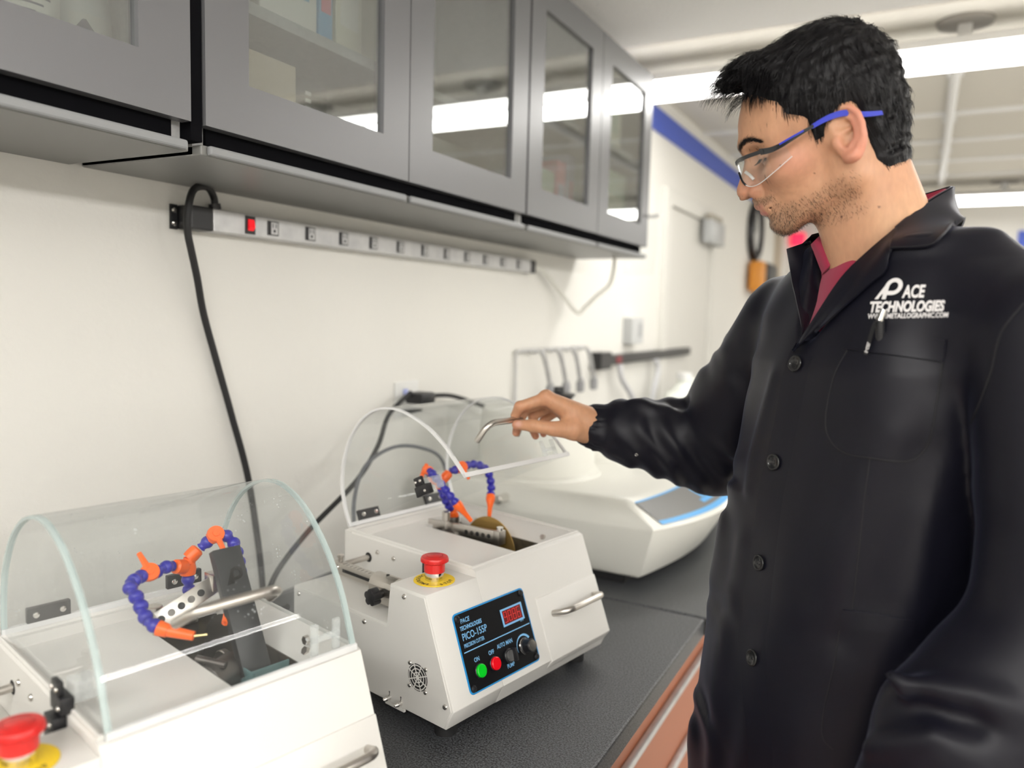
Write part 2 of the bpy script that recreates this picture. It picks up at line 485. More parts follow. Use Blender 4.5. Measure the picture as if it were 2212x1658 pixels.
slab('trim_7', 0.001, 0.2655, 0.7337, 0.7526, 1.712, 2.32, matte_black_m)  # black filler stands in for the shade in the gap between two cabinets

# contents of the cabinets
lab_m = mat('paper_label', (0.85, 0.84, 0.78), 0.6)
navy_m = mat('navy_print', (0.03, 0.03, 0.09), 0.6)
milk_m = mat('milky_bottle', (0.78, 0.80, 0.78), 0.35)
def bottle(x, y, z, r, h, label, lab=True, first=True):
    t = thing('chemical_bottle', label, 'bottle', (x, y, z), 0, 'white bottles in the near cabinet')
    MB().lathe([(0, 0), (r*0.94, 0), (r, 0.006), (r, h*0.72), (r*0.9, h*0.8), (r*0.42, h*0.88), (r*0.4, h*0.93), (0, h*0.93)], 24).build('bottle_body', milk_m, t)
    MB().lathe([(0, h*0.9), (r*0.46, h*0.9), (r*0.46, h), (0, h)], 20).build('cap', black_m, t)
    if lab:
        n = 14
        rows = [[((r+0.0006)*math.cos(a), (r+0.0006)*math.sin(a), zz) for a in [(-0.85+1.7*k/n) for k in range(n+1)]] for zz in (h*0.33, h*0.66)]
        L_ = MB().grid(rows).build('label', lab_m, t)
        rows = [[((r+0.001)*math.cos(a), (r+0.001)*math.sin(a), zz) for a in [(-0.8+1.6*k/n) for k in range(n+1)]] for zz in (h*0.36, h*0.43)]
        MB().grid(rows).build('label_band', navy_m, L_)
        bm = MB()
        for q in range(3):
            rows = [[((r+0.001)*math.cos(a), (r+0.001)*math.sin(a), zz) for a in [(-0.75+(0.7+0.2*q)*k/n) for k in range(n+1)]] for zz in (h*(0.46+q*0.035), h*(0.47+q*0.035))]
            bm.grid(rows)
        bm.grid([[((r+0.001)*math.cos(a), (r+0.001)*math.sin(a), h*0.57) for a in (-0.7, -0.5, -0.3, -0.1)], [((r+0.001)*math.cos(a), (r+0.001)*math.sin(a), h*0.63) for a in (-0.45, -0.42, -0.38, -0.35)]])
        bm.build('label_print', navy_m, L_)
    return t
bottle(0.14, 0.470, 1.7105, 0.048, 0.25, 'white bottle at the left end of the near cabinet\'s glass')
bottle(0.15, 0.572, 1.7105, 0.050, 0.26, 'white bottle with a large printed label behind the near glass door')
bottle(0.13, 0.668, 1.7105, 0.040, 0.23, 'smaller white bottle rightmost behind the near glass door')
tan_m = mat('carton_tan', (0.62, 0.52, 0.38), 0.6)
cream_m = mat('cream_paper', (0.80, 0.78, 0.62), 0.6)
pink_m = mat('pink_card', (0.75, 0.16, 0.22), 0.5)
sky_m = mat('sky_blue_card', (0.12, 0.42, 0.72), 0.5)
green2_m = mat('green_card', (0.45, 0.55, 0.40), 0.5)
lav_m = mat('lavender_card', (0.45, 0.45, 0.68), 0.5)
def carton(x, y, z, sx, sy, sz, m, label, mm=None, rz=0.0):
    t = thing('carton', label, 'box', (x, y, z), rz, 'cartons kept in the wall cabinets')
    MB().box(-sx/2, sx/2, -sy/2, sy/2, 0, sz, 0.002).build('carton_body', m, t, 0)
    if mm: MB().box(sx/2, sx/2+0.0008, -sy*0.35, sy*0.35, sz*0.3, sz*0.7).build('label', mm, t, 0)
    return t
carton(0.14, 0.915, 1.7105, 0.14, 0.15, 0.175, tan_m, 'tan cardboard carton low in the second cabinet\'s left corner')
carton(0.14, 0.985, 1.9435, 0.12, 0.13, 0.2, lab_m, 'white printed box on the second cabinet\'s shelf', sky_m)
carton(0.14, 1.073, 1.9435, 0.12, 0.035, 0.19, sky_m, 'thin blue and pink box on the second cabinet\'s shelf', pink_m)
carton(0.14, 1.135, 1.9435, 0.12, 0.07, 0.17, cream_m, 'cream box on the second cabinet\'s shelf beside the blue one', lab_m)
carton(0.15, 1.265, 1.9435, 0.10, 0.10, 0.21, cream_m, 'tall cream folder box rightmost on the second cabinet\'s shelf', tan_m)
carton(0.12, 1.53, 1.7105, 0.13, 0.28, 0.16, dark_steel_m, 'dark tray of parts low behind the third glass door', alu_m)
carton(0.14, 2.075, 1.7105, 0.12, 0.06, 0.22, pink_m, 'pink carton behind the fourth glass door', lav_m)
carton(0.14, 2.145, 1.7105, 0.12, 0.05, 0.25, lav_m, 'lavender carton right of the pink carton', pink_m)
carton(0.14, 1.98, 1.7105, 0.12, 0.09, 0.18, green2_m, 'pale green carton left of the pink carton', cream_m)
carton(0.14, 2.46, 1.7105, 0.14, 0.28, 0.26, green2_m, 'wide green carton behind the farthest glass door', cream_m)
carton(0.14, 2.42, 2.0385, 0.14, 0.2, 0.18, cream_m, 'cream carton on the farthest cabinet\'s shelf', green2_m)
t = thing('clamshell_pack', 'clear crinkled plastic pack beside the tan carton', 'packaging', (0.15, 1.045, 1.7105))
MB().box(-0.05, 0.05, -0.035, 0.035, 0, 0.17, 0.008).build('pack_shell', hood_m, t)
for k in range(6): MB().box(0.051, 0.053, -0.025, -0.012, 0.08+k*0.012, 0.086+k*0.012).build('rib', fix_m, t, 0)

# ------------------------------------------------------------------ worktops and base cabinets
MB().box(0.002, 0.808, -2.2, 1.492, 0.864, 0.9, 0.004).build('worktop', counter_m, None, 0)
tag(bpy.data.objects['worktop'], 'dark speckled worktop under the two cutting machines, near the camera', 'worktop')
o = MB().box(0.002, 0.83, 1.499, 5.2, 0.862, 0.9, 0.004).build('worktop', counter_m, None, 0)
tag(o, 'dark worktop beyond the seam, under the white polisher', 'worktop')
def base_unit(y0, y1, label, pulls=True):
    t = thing('base_cabinet', label, 'cabinet', (0, y0, 0), 0, 'terracotta base cabinets')
    L = y1-y0
    MB().box(0.004, 0.70, 0.0, L, 0.1, 0.861).build('carcass', mat('shade_dark_carcass', (0.03, 0.02, 0.017), 0.7), t, 0)  # dark colour stands in for the shadow under the worktop
    MB().box(0.01, 0.64, 0.004, L-0.004, 0.0, 0.099).build('plinth', black_m, t, 0)
    zs = [(0.665, 0.79), (0.50, 0.652), (0.12, 0.487)]
    for i, (a, b) in enumerate(zs):
        D = MB().box(0.702, 0.726, 0.012, L-0.012, a, b, 0.002).build('drawer' if i < 2 else 'door', terra_m, t, 0)
        MB().box(0.702, 0.7262, 0.012, L-0.012, b+0.0002, b+0.002).build('edge_band', beige_m, D, 0)
        MB().box(0.7265, 0.742, 0.012, L-0.012, a+0.012, a+0.028, 0.005).build('pull', alu_m, D)
for y0, y1, lb in ((-1.6, -0.63, 'terracotta base cabinet nearest the camera\'s side'), (-0.62, 0.36, 'terracotta base cabinet under the near cutting machine'),
                   (0.37, 1.02, 'terracotta base cabinet under the open cutting machine\'s near end'), (1.05, 2.02, 'terracotta base cabinet with a silver pull at the worktop seam'), (2.03, 3.2, 'terracotta base cabinet beyond the standing man')):
    base_unit(y0, y1, lb)

# ------------------------------------------------------------------ power strip on the wall
t = thing('power_strip', 'long aluminium power strip with eleven sockets screwed to the wall', 'power strip', (0, 0.97, 1.641))
MB().box(0.0, 0.036, 0, 1.25, -0.02, 0.02, 0.002).build('strip_body', alu_m, t, 0)
MB().box(0.0, 0.037, -0.048, -0.0005, -0.0205, 0.0205, 0.003).box(0.0, 0.004, -0.062, -0.0485, -0.021, 0.021).build('end_cap', black_m, t, 0)
MB().box(0.0, 0.037, 1.2505, 1.285, -0.0205, 0.0205, 0.003).build('end_cap', black_m, t, 0)
for z in (-0.011, 0.011): MB().lathe([(0, 0.003), (0.0045, 0.0015), (0.005, 0)], 12, Matrix.Translation((0.0041, -0.0555, z)) @ Matrix.Rotation(PI/2, 4, 'Y')).build('screw', chrome_m, t)
s = MB().box(0.0362, 0.0372, 0.072, 0.096, -0.0165, 0.0165).build('switch', black_m, t, 0)
MB().prism([(0.0373, -0.010), (0.0425, -0.004), (0.0395, 0.010), (0.0373, 0.0105)], 'y', 0.078, 0.091).build('rocker', mat('red_rocker', (0.7, 0.01, 0.015), 0.25, emit=((1, 0.02, 0.03), 0.8)), s, 0)
sm = None
for k in range(11):
    yy = 0.141+k*0.1025
    so = MB().box(0.0362, 0.0376, yy-0.014, yy+0.014, -0.0135, 0.0135, 0.0006).build('socket', black_m, t, 0)
    MB().box(0.0377, 0.0385, yy-0.006, yy+0.011, -0.0115, 0.0115, 0.0004).build('socket_face', alu_m, so, 0)
    MB().box(0.0386, 0.0389, yy-0.003, yy-0.001, 0.001, 0.009).box(0.0386, 0.0389, yy+0.005, yy+0.007, 0.001, 0.009).lathe([(0.003, 0), (0.003, 0.0003), (0, 0.0003)], 10, Matrix.Translation((0.0386, yy+0.002, -0.005)) @ Matrix.Rotation(PI/2, 4, 'Y')).build('pin_slots', ink_m, so, 0)
# black lead of the strip: leaves by its top, loops over the cap and drops behind the near machine
o = MB().tube(spline([(0.018, 0.990, 1.661), (0.02, 0.985, 1.683), (0.035, 0.957, 1.6955), (0.050, 0.917, 1.684), (0.054, 0.901, 1.645), (0.050, 0.904, 1.613), (0.045, 0.915, 1.583), (0.035, 0.935, 1.537), (0.020, 0.961, 1.474), (0.015, 0.995, 1.382), (0.015, 1.027, 1.285), (0.016, 1.065, 1.16), (0.02, 1.09, 1.0), (0.03, 1.09, 0.907)], 10), 0.0062, 10).build('power_cord', rubber_m, t)
o.location = (0, -0.97, -1.641)
MB().cyl((0.018, 0.990, 1.662), (0.018, 0.988, 1.672), 0.0105, 14).build('strain_relief', black_m, o)
# white cable from the far end of the strip
o = MB().tube(spline([(0.03, 2.26, 1.645), (0.03, 2.33, 1.63), (0.04, 2.44, 1.57), (0.08, 2.50, 1.50), (0.10, 2.53, 1.52), (0.13, 2.56, 1.56), (0.16, 2.60, 1.60), (0.17, 2.61, 1.66), (0.17, 2.61, 1.696)], 8), 0.007, 8).build('white_cable', mat('white_cable', (0.75, 0.74, 0.68), 0.5))
tag(o, 'slack white cable drooping under the farthest wall cabinet', 'cable')
# round clear face shield hung at the end of the cabinets
t = thing('face_shield', 'clear curved face shield hanging at the far cabinet\'s end', 'face shield', (0.235, 2.666, 1.745))
rows = []
for k in range(13):
    a = -1.1+2.2*k/12
    rows.append([(0.075*math.sin(a)*(1-0.1*abs(j-5)/5), 0.012+0.05*math.cos(a)-0.02, -0.105+0.021*j) for j in range(11)])
MB().grid(rows).build('visor', hood_m, t)
MB().tube([(0.078*math.sin(-1.1+2.2*k/12), 0.005+0.05*math.cos(-1.1+2.2*k/12), 0.105) for k in range(13)], 0.007, 8).build('headband', fix_m, t)

# ------------------------------------------------------------------ small things on the left wall
t = thing('wall_outlet', 'white double outlet plate low on the wall behind the open hood', 'outlet', (0, 1.60, 1.268))
MB().box(0, 0.006, -0.05, 0.05, -0.045, 0.045, 0.002).build('cover_plate', white_pl, t, 0)
for z in (-0.022, 0.02): MB().box(0.0062, 0.008, -0.017, 0.017, z-0.013, z+0.013, 0.0006).build('receptacle', white_pl, t, 0)
MB().box(0.0082, 0.0085, -0.02, 0.0, 0.012, 0.026).build('sticker', mat('pale_blue_sticker', (0.45, 0.5, 0.85), 0.5), t, 0)
MB().box(0.0082, 0.03, -0.02, 0.035, -0.034, -0.027, 0.002).build('plug', black_m, t, 0)
t = thing('wall_outlet', 'grey metal outlet box above the far black power strip', 'outlet', (0, 3.27, 1.43))
MB().box(0, 0.045, -0.075, 0.075, -0.06, 0.055, 0.004).build('box_body', mat('grey_box', (0.55, 0.56, 0.56), 0.4), t, 0)
MB().box(0.0452, 0.0462, 0.01, 0.05, -0.03, 0.03).build('receptacle', mat('grey_face', (0.35, 0.36, 0.37), 0.4), t, 0)
t = thing('power_strip', 'black power strip on the far wall beyond the polisher', 'power strip', (0, 2.885, 1.31))
MB().box(0, 0.04, 0, 1.3, -0.02, 0.02, 0.003).build('strip_body', black_m, t, 0)
MB().box(0, 0.05, -0.06, 0.06, -0.032, 0.036, 0.004).build('end_cap', black_m, t, 0)
MB().box(0.0402, 0.042, 0.14, 0.2, -0.014, 0.014).build('switch', mat('dull_red', (0.2, 0.01, 0.02), 0.4), t, 0)
for k, (y0, y1) in enumerate(((3.05, 3.25), (3.55, 3.5))):
    o = MB().tube(spline([(0.046, y0, 1.289), (0.05, y0+0.02, 1.23), (0.05, y1, 1.10), (0.07, y1-0.03, 0.906)], 8), 0.013, 8).build('pale_cable', mat('pale_cable', (0.66, 0.66, 0.68), 0.5))
    tag(o, ['pale cable hanging from the near end of the far black strip', 'pale cable hanging from the middle of the far black strip'][k], 'cable')
# hook rail with hanging wire tools
t = thing('wire_rack', 'grey wire rack on the wall above the polisher', 'rack', (0, 2.18, 1.37))
MB().tube([(0.012, 0.0, -0.16), (0.012, 0.0, 0.0), (0.012, 0.56, 0.0)], 0.006, 8).build('rack_frame', alu_m, t)
for k in range(4): MB().tube(spline([(0.012, 0.09+0.13*k, 0.0), (0.03, 0.09+0.13*k, -0.006), (0.042, 0.09+0.13*k, -0.002)], 4), 0.004, 6).build('hook', alu_m, t)
for k in range(4):
    h = thing('hanging_tool', '', 'tool', (0.052, 2.27+0.13*k, 1.372), 0, 'tools hanging on the wire rack')
    h['label'] = ['curved grey tool nearest the open hood on the wire rack', 'second curved grey tool on the wire rack', 'third curved grey tool on the wire rack, over the black knob', 'curved grey tool at the far end of the wire rack'][k]
    MB().tube(spline([(0, 0, 0), (0.006, 0.02, -0.02), (0.006, 0.05, -0.07), (0.005, 0.075, -0.12)], 6), 0.008, 8).build('shank', alu_m, h)
    MB().lathe([(0, -0.035), (0.014, -0.03), (0.016, 0.0), (0.008, 0.02), (0, 0.022)], 12, Matrix.Translation((0.005, 0.078, -0.13))).build('grip', mat('tool_grey', (0.30, 0.30, 0.31), 0.5), h)
# far clock, cordless tool, exit lamp, sign
t = thing('wall_clock', 'round black-rimmed wall clock behind the man\'s face', 'clock', (0.0, 5.9, 2.13))
MB().lathe([(0.20, 0), (0.215, 0.02), (0.2, 0.05), (0.175, 0.05), (0.17, 0.02)], 40, Matrix.Rotation(PI/2, 4, 'Y'), False).build('rim', black_m, t)
MB().lathe([(0, 0.018), (0.178, 0.018)], 40, Matrix.Rotation(PI/2, 4, 'Y'), False).build('dial', white_pl, t)
MB().box(0.022, 0.026, -0.006, 0.006, 0, 0.13).box(0.022, 0.026, -0.09, 0.0, -0.006, 0.006).build('hands', ink_m, t, 0)
MB().lathe([(0, 0.02), (0.03, 0.02)], 16, Matrix.Translation((0, -0.06, -0.07)) @ Matrix.Rotation(PI/2, 4, 'Y'), False).build('red_mark', pink_m, t)
t = thing('cordless_tool', 'black and orange cordless tool hanging on the far wall', 'tool', (0.02, 5.95, 1.79))
MB().box(0, 0.10, -0.22, -0.08, -0.10, 0.12, 0.02).build('battery', orange_m if False else mat('amber_plastic', (0.75, 0.30, 0.04), 0.4), t)
MB().box(-0.018, 0.12, -0.075, 0.30, -0.06, 0.12, 0.03).build('motor_housing', black_m, t)
MB().box(0.0, 0.09, 0.02, 0.16, -0.30, -0.06, 0.02).build('grip', mat('tool_grip_grey', (0.25, 0.25, 0.26), 0.5), t)
t = thing('exit_lamp', 'small red lamp glowing on the far wall below the man\'s chin', 'lamp', (0.085, YB, 2.23))
MB().box(-0.06, 0.06, -0.05, 0, -0.06, 0.06, 0.01).build('lamp_body', mat('red_lamp', (0.9, 0.02, 0.08), 0.4, emit=((1.0, 0.03, 0.10), 1.2)), t)
t = thing('wall_sign', 'blue sign on the far wall over the man\'s left shoulder', 'sign', (1.95, YB, 2.17))
MB().box(-0.16, 0.3, -0.02, 0, -0.11, 0.0, 0.003).box(-0.16, 0.0, -0.02, 0, 0.0, 0.1, 0.003).build('sign_board', blue_m, t, 0)
t = thing('door_post', 'brown door post against the far left wall behind the coat collar', 'post', (0.0, 6.9, 0))
MB().box(0, 0.05, -0.05, 0.05, 0.1, 2.34).build('post_board', trimtan_m, t, 0)
MB().box(0, 0.06, -0.06, 0.06, 0, 0.0995).build('post_foot', trimtan_m, t, 0)

# ------------------------------------------------------------------ far worktop: jugs and instruments
jug_m = mat('milky_jug', (0.80, 0.82, 0.76), 0.35)
for k, (x, y) in enumerate(((0.22, 3.42), (0.40, 3.60))):
    t = thing('plastic_jug', ['milky white jug on the far worktop, nearer the wall', 'milky white jug on the far worktop, close to the man\'s sleeve'][k], 'jug', (x, y, 0.9), 0.3, 'white jugs on the far worktop')
    MB().box(-0.085, 0.085, -0.085, 0.085, 0.0, 0.26, 0.03, 4).lathe([(0.07, 0.25), (0.03, 0.30), (0.03, 0.32)], 20, None, True).build('jug_body', jug_m, t)
    MB().lathe([(0, 0.315), (0.034, 0.315), (0.034, 0.345), (0, 0.345)], 20).build('cap', fix_m, t)
    MB().tube(spline([(0.02, 0.03, 0.30), (0.06, 0.06, 0.31), (0.088, 0.08, 0.27), (0.088, 0.08, 0.2)], 6), 0.01, 8).build('handle', jug_m, t)
t = thing('sample_press', 'grey and black bench instrument beyond the white polisher', 'instrument', (0.60, 2.66, 0.9))
MB().box(-0.18, 0.13, -0.12, 0.25, 0.0, 0.05, 0.01).build('base', mat('pale_grey_case', (0.62, 0.63, 0.62), 0.4), t)
MB().box(-0.16, 0.1, -0.08, 0.2, 0.051, 0.13, 0.02).build('case', mat('dark_case', (0.06, 0.07, 0.075), 0.4), t)
MB().lathe([(0, 0.0), (0.05, 0.0), (0.05, 0.05), (0, 0.06)], 20, Matrix.Translation((0.03, -0.02, 0.131))).build('clear_dome', white_pl, t)
MB().box(0.02, 0.11, 0.1, 0.16, 0.131, 0.17, 0.005).build('teal_cover', mat('teal_plastic', (0.12, 0.42, 0.42), 0.4), t)
o = MB().tube(spline([(0.60, 2.40, 0.909), (0.70, 2.40, 0.909), (0.77, 2.48, 0.909), (0.78, 2.7, 0.909), (0.79, 2.9, 0.909), (0.79, 3.0, 0.909)], 8), 0.009, 8).build('black_cable', rubber_m)
tag(o, 'black cable lying on the far worktop beside the instrument', 'cable')
o = MB().lathe([(0, 0), (0.03, 0), (0.03, 0.15), (0.02, 0.19), (0.012, 0.21), (0, 0.21)], 16).build('spray_bottle', mat('amber_bottle', (0.75, 0.55, 0.05), 0.4), None, 35, (0.10, 2.75, 0.9))
tag(o, 'yellow bottle top showing above the man\'s sleeve', 'bottle')
# ------------------------------------------------------------------ precision cutters
SLOPE = [(0.0, 0.0), (-0.014, 0.0295), (0.0435, 0.177)]      # front profile (depth, height)
def slope_v(w): return -0.014 + (w-0.0295)*(0.0575/0.1475)
_fx = Vector((1, 0, 0)); _fy = Vector((0, 0.0575, 0.1475)).normalized()   # axes on the sloping front
def front_m(u, w, off=0.0):
    n = _fx.cross(_fy)
    p = Vector((u, slope_v(w), w)) + n*off
    return frame_m(p, _fx, _fy)

HOOD_ARC = [(0.046, 0.188), (0.058, 0.22), (0.071, 0.25), (0.0953, 0.287), (0.128, 0.32), (0.1626, 0.342), (0.2077, 0.353), (0.259, 0.343), (0.306, 0.313), (0.339, 0.268), (0.350, 0.225), (0.351, 0.190)]

_screw_me = None
_screw_dark = None
def screw(parent, M, r=0.0042, dark=False):
    """pan-head cross screw, head along +z of M"""
    global _screw_me, _screw_dark
    if _screw_me is None:
        b = MB().lathe([(1.0, 0.0), (1.0, 0.18), (0.78, 0.5), (0.40, 0.62), (0.0, 0.64)], 14)
        b.box(-0.62, 0.62, -0.13, 0.13, 0.45, 0.655).box(-0.13, 0.13, -0.62, 0.62, 0.45, 0.655)
        _screw_me = b.mesh('screw')
        _screw_me.materials.append(chrome_m)
        _screw_me.shade_smooth(); _screw_me.set_sharp_from_angle(angle=math.radians(35))
    if dark and _screw_dark is None:
        _screw_dark = _screw_me.copy(); _screw_dark.materials.clear(); _screw_dark.materials.append(black_m)
    o = bpy.data.objects.new('screw', _screw_dark if dark else _screw_me)
    COL.objects.link(o)
    o.parent = parent
    o.matrix_local = M @ Matrix.Scale(r, 4)
    return o

def side_m(v, w, off=0.0):   # on the left side panel, outward = -u
    return frame_m((-off, v, w), (0, -1, 0), (0, 0, 1))

seg_me = None
def hose(parent, pts, name='coolant_hose', n_seg=10, scale=1.0, valve=(), nozzle=True, valve_dir=(0, 0, 1), nozz_len=0.040):
    """jointed blue hose along pts (local to parent): ball-and-socket segments, orange fittings"""
    global seg_me
    if seg_me is None:
        seg_me = MB().lathe([(0.0045, -0.0075), (0.0068, -0.0062), (0.0080, -0.003), (0.0076, 0.0005), (0.0056, 0.0035), (0.0052, 0.0055), (0.0064, 0.0075), (0.0046, 0.0085)], 16).mesh('hose_segment')
        seg_me.materials.append(hoseblue_m); seg_me.shade_smooth()
    P = [Vector(p) for p in spline(pts, 14)]
    acc = [0.0]
    for a, b in zip(P, P[1:]): acc.append(acc[-1] + (b-a).length)
    def at(s):
        s = min(max(s, 0), acc[-1]-1e-6)
        for i in range(len(P)-1):
            if acc[i+1] >= s:
                t = (s-acc[i])/(acc[i+1]-acc[i]+1e-9)
                return P[i].lerp(P[i+1], t), (P[i+1]-P[i]).normalized()
        return P[-1], (P[-1]-P[-2]).normalized()
    tot = acc[-1]
    # fittings first: orange collar at the root
    p0, d0 = at(0)
    q = d0.to_track_quat('Z', 'Y').to_matrix().to_4x4()
    H = MB().lathe([(0.0, -0.003), (0.0085, -0.003), (0.0090, 0.003), (0.0085, 0.011), (0.006, 0.013), (0.0, 0.013)], 16, Matrix.Translation(p0) @ q).build(name, orange_m, parent)
    s0, s1 = 0.017, tot
    k = max(2, round((s1-s0)/(0.0132*scale)))
    for i in range(k):
        s = s0 + (s1-s0)*(i+0.5)/k
        p, d = at(s)
        q = (-d).to_track_quat('Z', 'Y').to_matrix().to_4x4()
        if i in valve:
            b = MB().lathe([(0.0, -0.008), (0.0075, -0.008), (0.0085, 0), (0.0075, 0.008), (0.0, 0.008)], 14, Matrix.Translation(p) @ q)
            vd = Vector(valve_dir).normalized()
            side = vd.cross(d).normalized()
            qm = vd.to_track_quat('Z', 'Y').to_matrix().to_4x4()
            b.lathe([(0.0, 0.004), (0.0100, 0.004), (0.0108, 0.007), (0.0100, 0.0105), (0.0045, 0.0108), (0.004, 0.012), (0.0, 0.012)], 20, Matrix.Translation(p) @ qm)
            b.tube([p + vd*0.008 - side*0.005, p + vd*0.008 - side*0.026], [0.004, 0.0028], 8)
            b.build('valve', orange_m, H)
        else:
            o = bpy.data.objects.new('hose_segment', seg_me)
            COL.objects.link(o); o.parent = H
            o.matrix_local = Matrix.Translation(p) @ q @ Matrix.Scale(scale*1.0, 4)
    if nozzle:
        p, d = at(tot)
        q = d.to_track_quat('Z', 'Y').to_matrix().to_4x4()
        L = nozz_len
        MB().lathe([(0.0, -0.004), (0.0075, -0.004), (0.0086, 0.002), (0.0084, 0.006), (0.0062, 0.014), (0.0046, 0.022), (0.0036, L), (0.0022, L), (0.0022, L-0.004), (0, L-0.004)], 16, Matrix.Translation(p) @ q).build('nozzle', orange_m, H)
    return H

def estop(parent, u, v, w):
    T = Matrix.Translation((u, v, w))
    L_ = MB().lathe([(0.0, 0.0003), (0.0300, 0.0003), (0.0303, 0.0), ], 48, T, False).lathe([(0.0, 0.0012), (0.0298, 0.0012), (0.0303, 0.0003)], 48, T, False).build('warning_label', yellow_m, parent)
    items = []
    for word, start, step in (('EMERGENCY', 200, -15.5), ('STOP', 250, 18.0)):
        for i, ch in enumerate(word):
            a = math.radians(start + step*i)
            r = 0.0205 if word != 'STOP' else 0.0268
            px, py = r*math.cos(a), r*math.sin(a)
            if word == 'STOP': x = (-math.sin(a), math.cos(a), 0); y = (-math.cos(a), -math.sin(a), 0)
            else: x = (math.sin(a), -math.cos(a), 0); y = (math.cos(a), math.sin(a), 0)
            items.append((ch, 0.0085, frame_m((u+px, v+py, w+0.00125), x, y), dict(ext=0.0001, align='CENTER', off=0.0001)))
    texts('lettering', items, ink_m, L_)
    c = MB().lathe([(0.0135, 0.0013), (0.0138, 0.006), (0.0138, 0.013), (0.0130, 0.0135), (0.0, 0.0135)], 32, T).build('collar', chrome_m, parent)
    prof = [(0.0, 0.0134), (0.0150, 0.0134), (0.0152, 0.015), (0.0153, 0.026), (0.0170, 0.0275), (0.0195, 0.0285), (0.0202, 0.0305), (0.0200, 0.0335), (0.0190, 0.0352), (0.0150, 0.0362), (0.0145, 0.0358), (0.0140, 0.0362), (0.0, 0.0372)]
    h = MB().lathe(prof, 48, T).build('mushroom_head', red_m, parent)
    k = MB()
    for i in range(60):
        a = 2*PI*i/60
        k.box(-0.0003, 0.0003, -0.0003, 0.0003, 0.0289, 0.0318, 0, 2, T @ Matrix.Rotation(a, 4, 'Z') @ Matrix.Translation((0.0201, 0, 0)))
    o = k.build('knurling', red_m, h, 0)
    arr = MB()
    for st in (0.3, 2.4, 4.5):
        rows = [[(rr*math.cos(st+1.5*j/10), rr*math.sin(st+1.5*j/10), 0.03715-0.0002) for j in range(11)] for rr in (0.0112, 0.0120)]
        arr.grid(rows)
    bmesh.ops.transform(arr.bm, matrix=T @ Matrix.Translation((0, 0, 0.0002)), verts=arr.bm.verts)
    arr.build('turn_arrows', mat('dark_red_groove', (0.30, 0.008, 0.008), 0.5), h, 0)

def dhandle(parent, a, b, n, r=0.0052, h=0.033, name='handle'):
    """bent-rod pull from foot a to foot b, standing off along n"""
    a, b, n = Vector(a), Vector(b), Vector(n).normalized()
    d = (b-a).normalized()
    pts = [a - n*0.002, a + n*(h-0.012) + d*0.004]
    pts += [a + n*(h-0.006) + d*0.0085, a + n*(h-0.0015) + d*0.0145, a + n*h + d*0.021]
    pts += [b + n*h - d*0.021, b + n*(h-0.0015) - d*0.0145, b + n*(h-0.006) - d*0.0085, b + n*(h-0.012) - d*0.004, b - n*0.002]
    return MB().tube(pts, r, 14).build(name, steel_m, parent, 60)

def glyph_P(size, M, ext=0.0004):
    """the maker's mark: a slanted stroke running into a ring-shaped P, as polygons in a unit box"""
    bm = bmesh.new()
    def poly(pts):
        lo = [bm.verts.new((x*size, y*size, 0)) for x, y in pts]
        hi = [bm.verts.new((x*size, y*size, ext)) for x, y in pts]
        n = len(pts)
        for f in (lo[::-1], hi): bm.faces.new(f)
        for i in range(n): bm.faces.new((lo[i], lo[(i+1) % n], hi[(i+1) % n], hi[i]))
    poly([(0.0, 0.0), (0.16, 0.0), (0.42, 0.62), (0.42, 0.42), (0.33, 0.2), (0.33, 0.0), (0.42, 0.0), (0.42, 0.78), (0.33, 0.66)])
    # bowl of the P as quads
    def q(a): return math.cos(a), math.sin(a)
    N = 16
    cx, cy, R1, R2 = 0.72, 0.60, 0.40, 0.21
    prev = None
    for i in range(N+1):
        a = PI - i*(PI*1.5)/N
        c, s = q(a)
        cur = ((cx+R2*c, cy+R2*s), (cx+R1*c, cy+R1*s))
        if prev: poly([prev[0], prev[1], cur[1], cur[0]])
        prev = cur
    poly([(0.32, 0.0), (0.51, 0.0), (0.51, 0.60), (0.32, 0.60)])
    poly([(0.56, 0.20), (0.74, 0.20), (0.74, 0.39), (0.56, 0.39)])
    poly([(0.51, 0.20), (0.56, 0.20), (0.56, 0.39), (0.51, 0.39)])
    bmesh.ops.recalc_face_normals(bm, faces=bm.faces)
    bmesh.ops.transform(bm, matrix=M, verts=bm.verts)
    return bm

def mesh_join(name, bms, m, parent):
    full = bmesh.new()
    for bm in bms:
        tmp = bpy.data.meshes.new('tmp'); bm.to_mesh(tmp); bm.free()
        full.from_mesh(tmp); bpy.data.meshes.remove(tmp)
    me = bpy.data.meshes.new(name); full.to_mesh(me); full.free()
    return link(name, me, m, parent, 0)

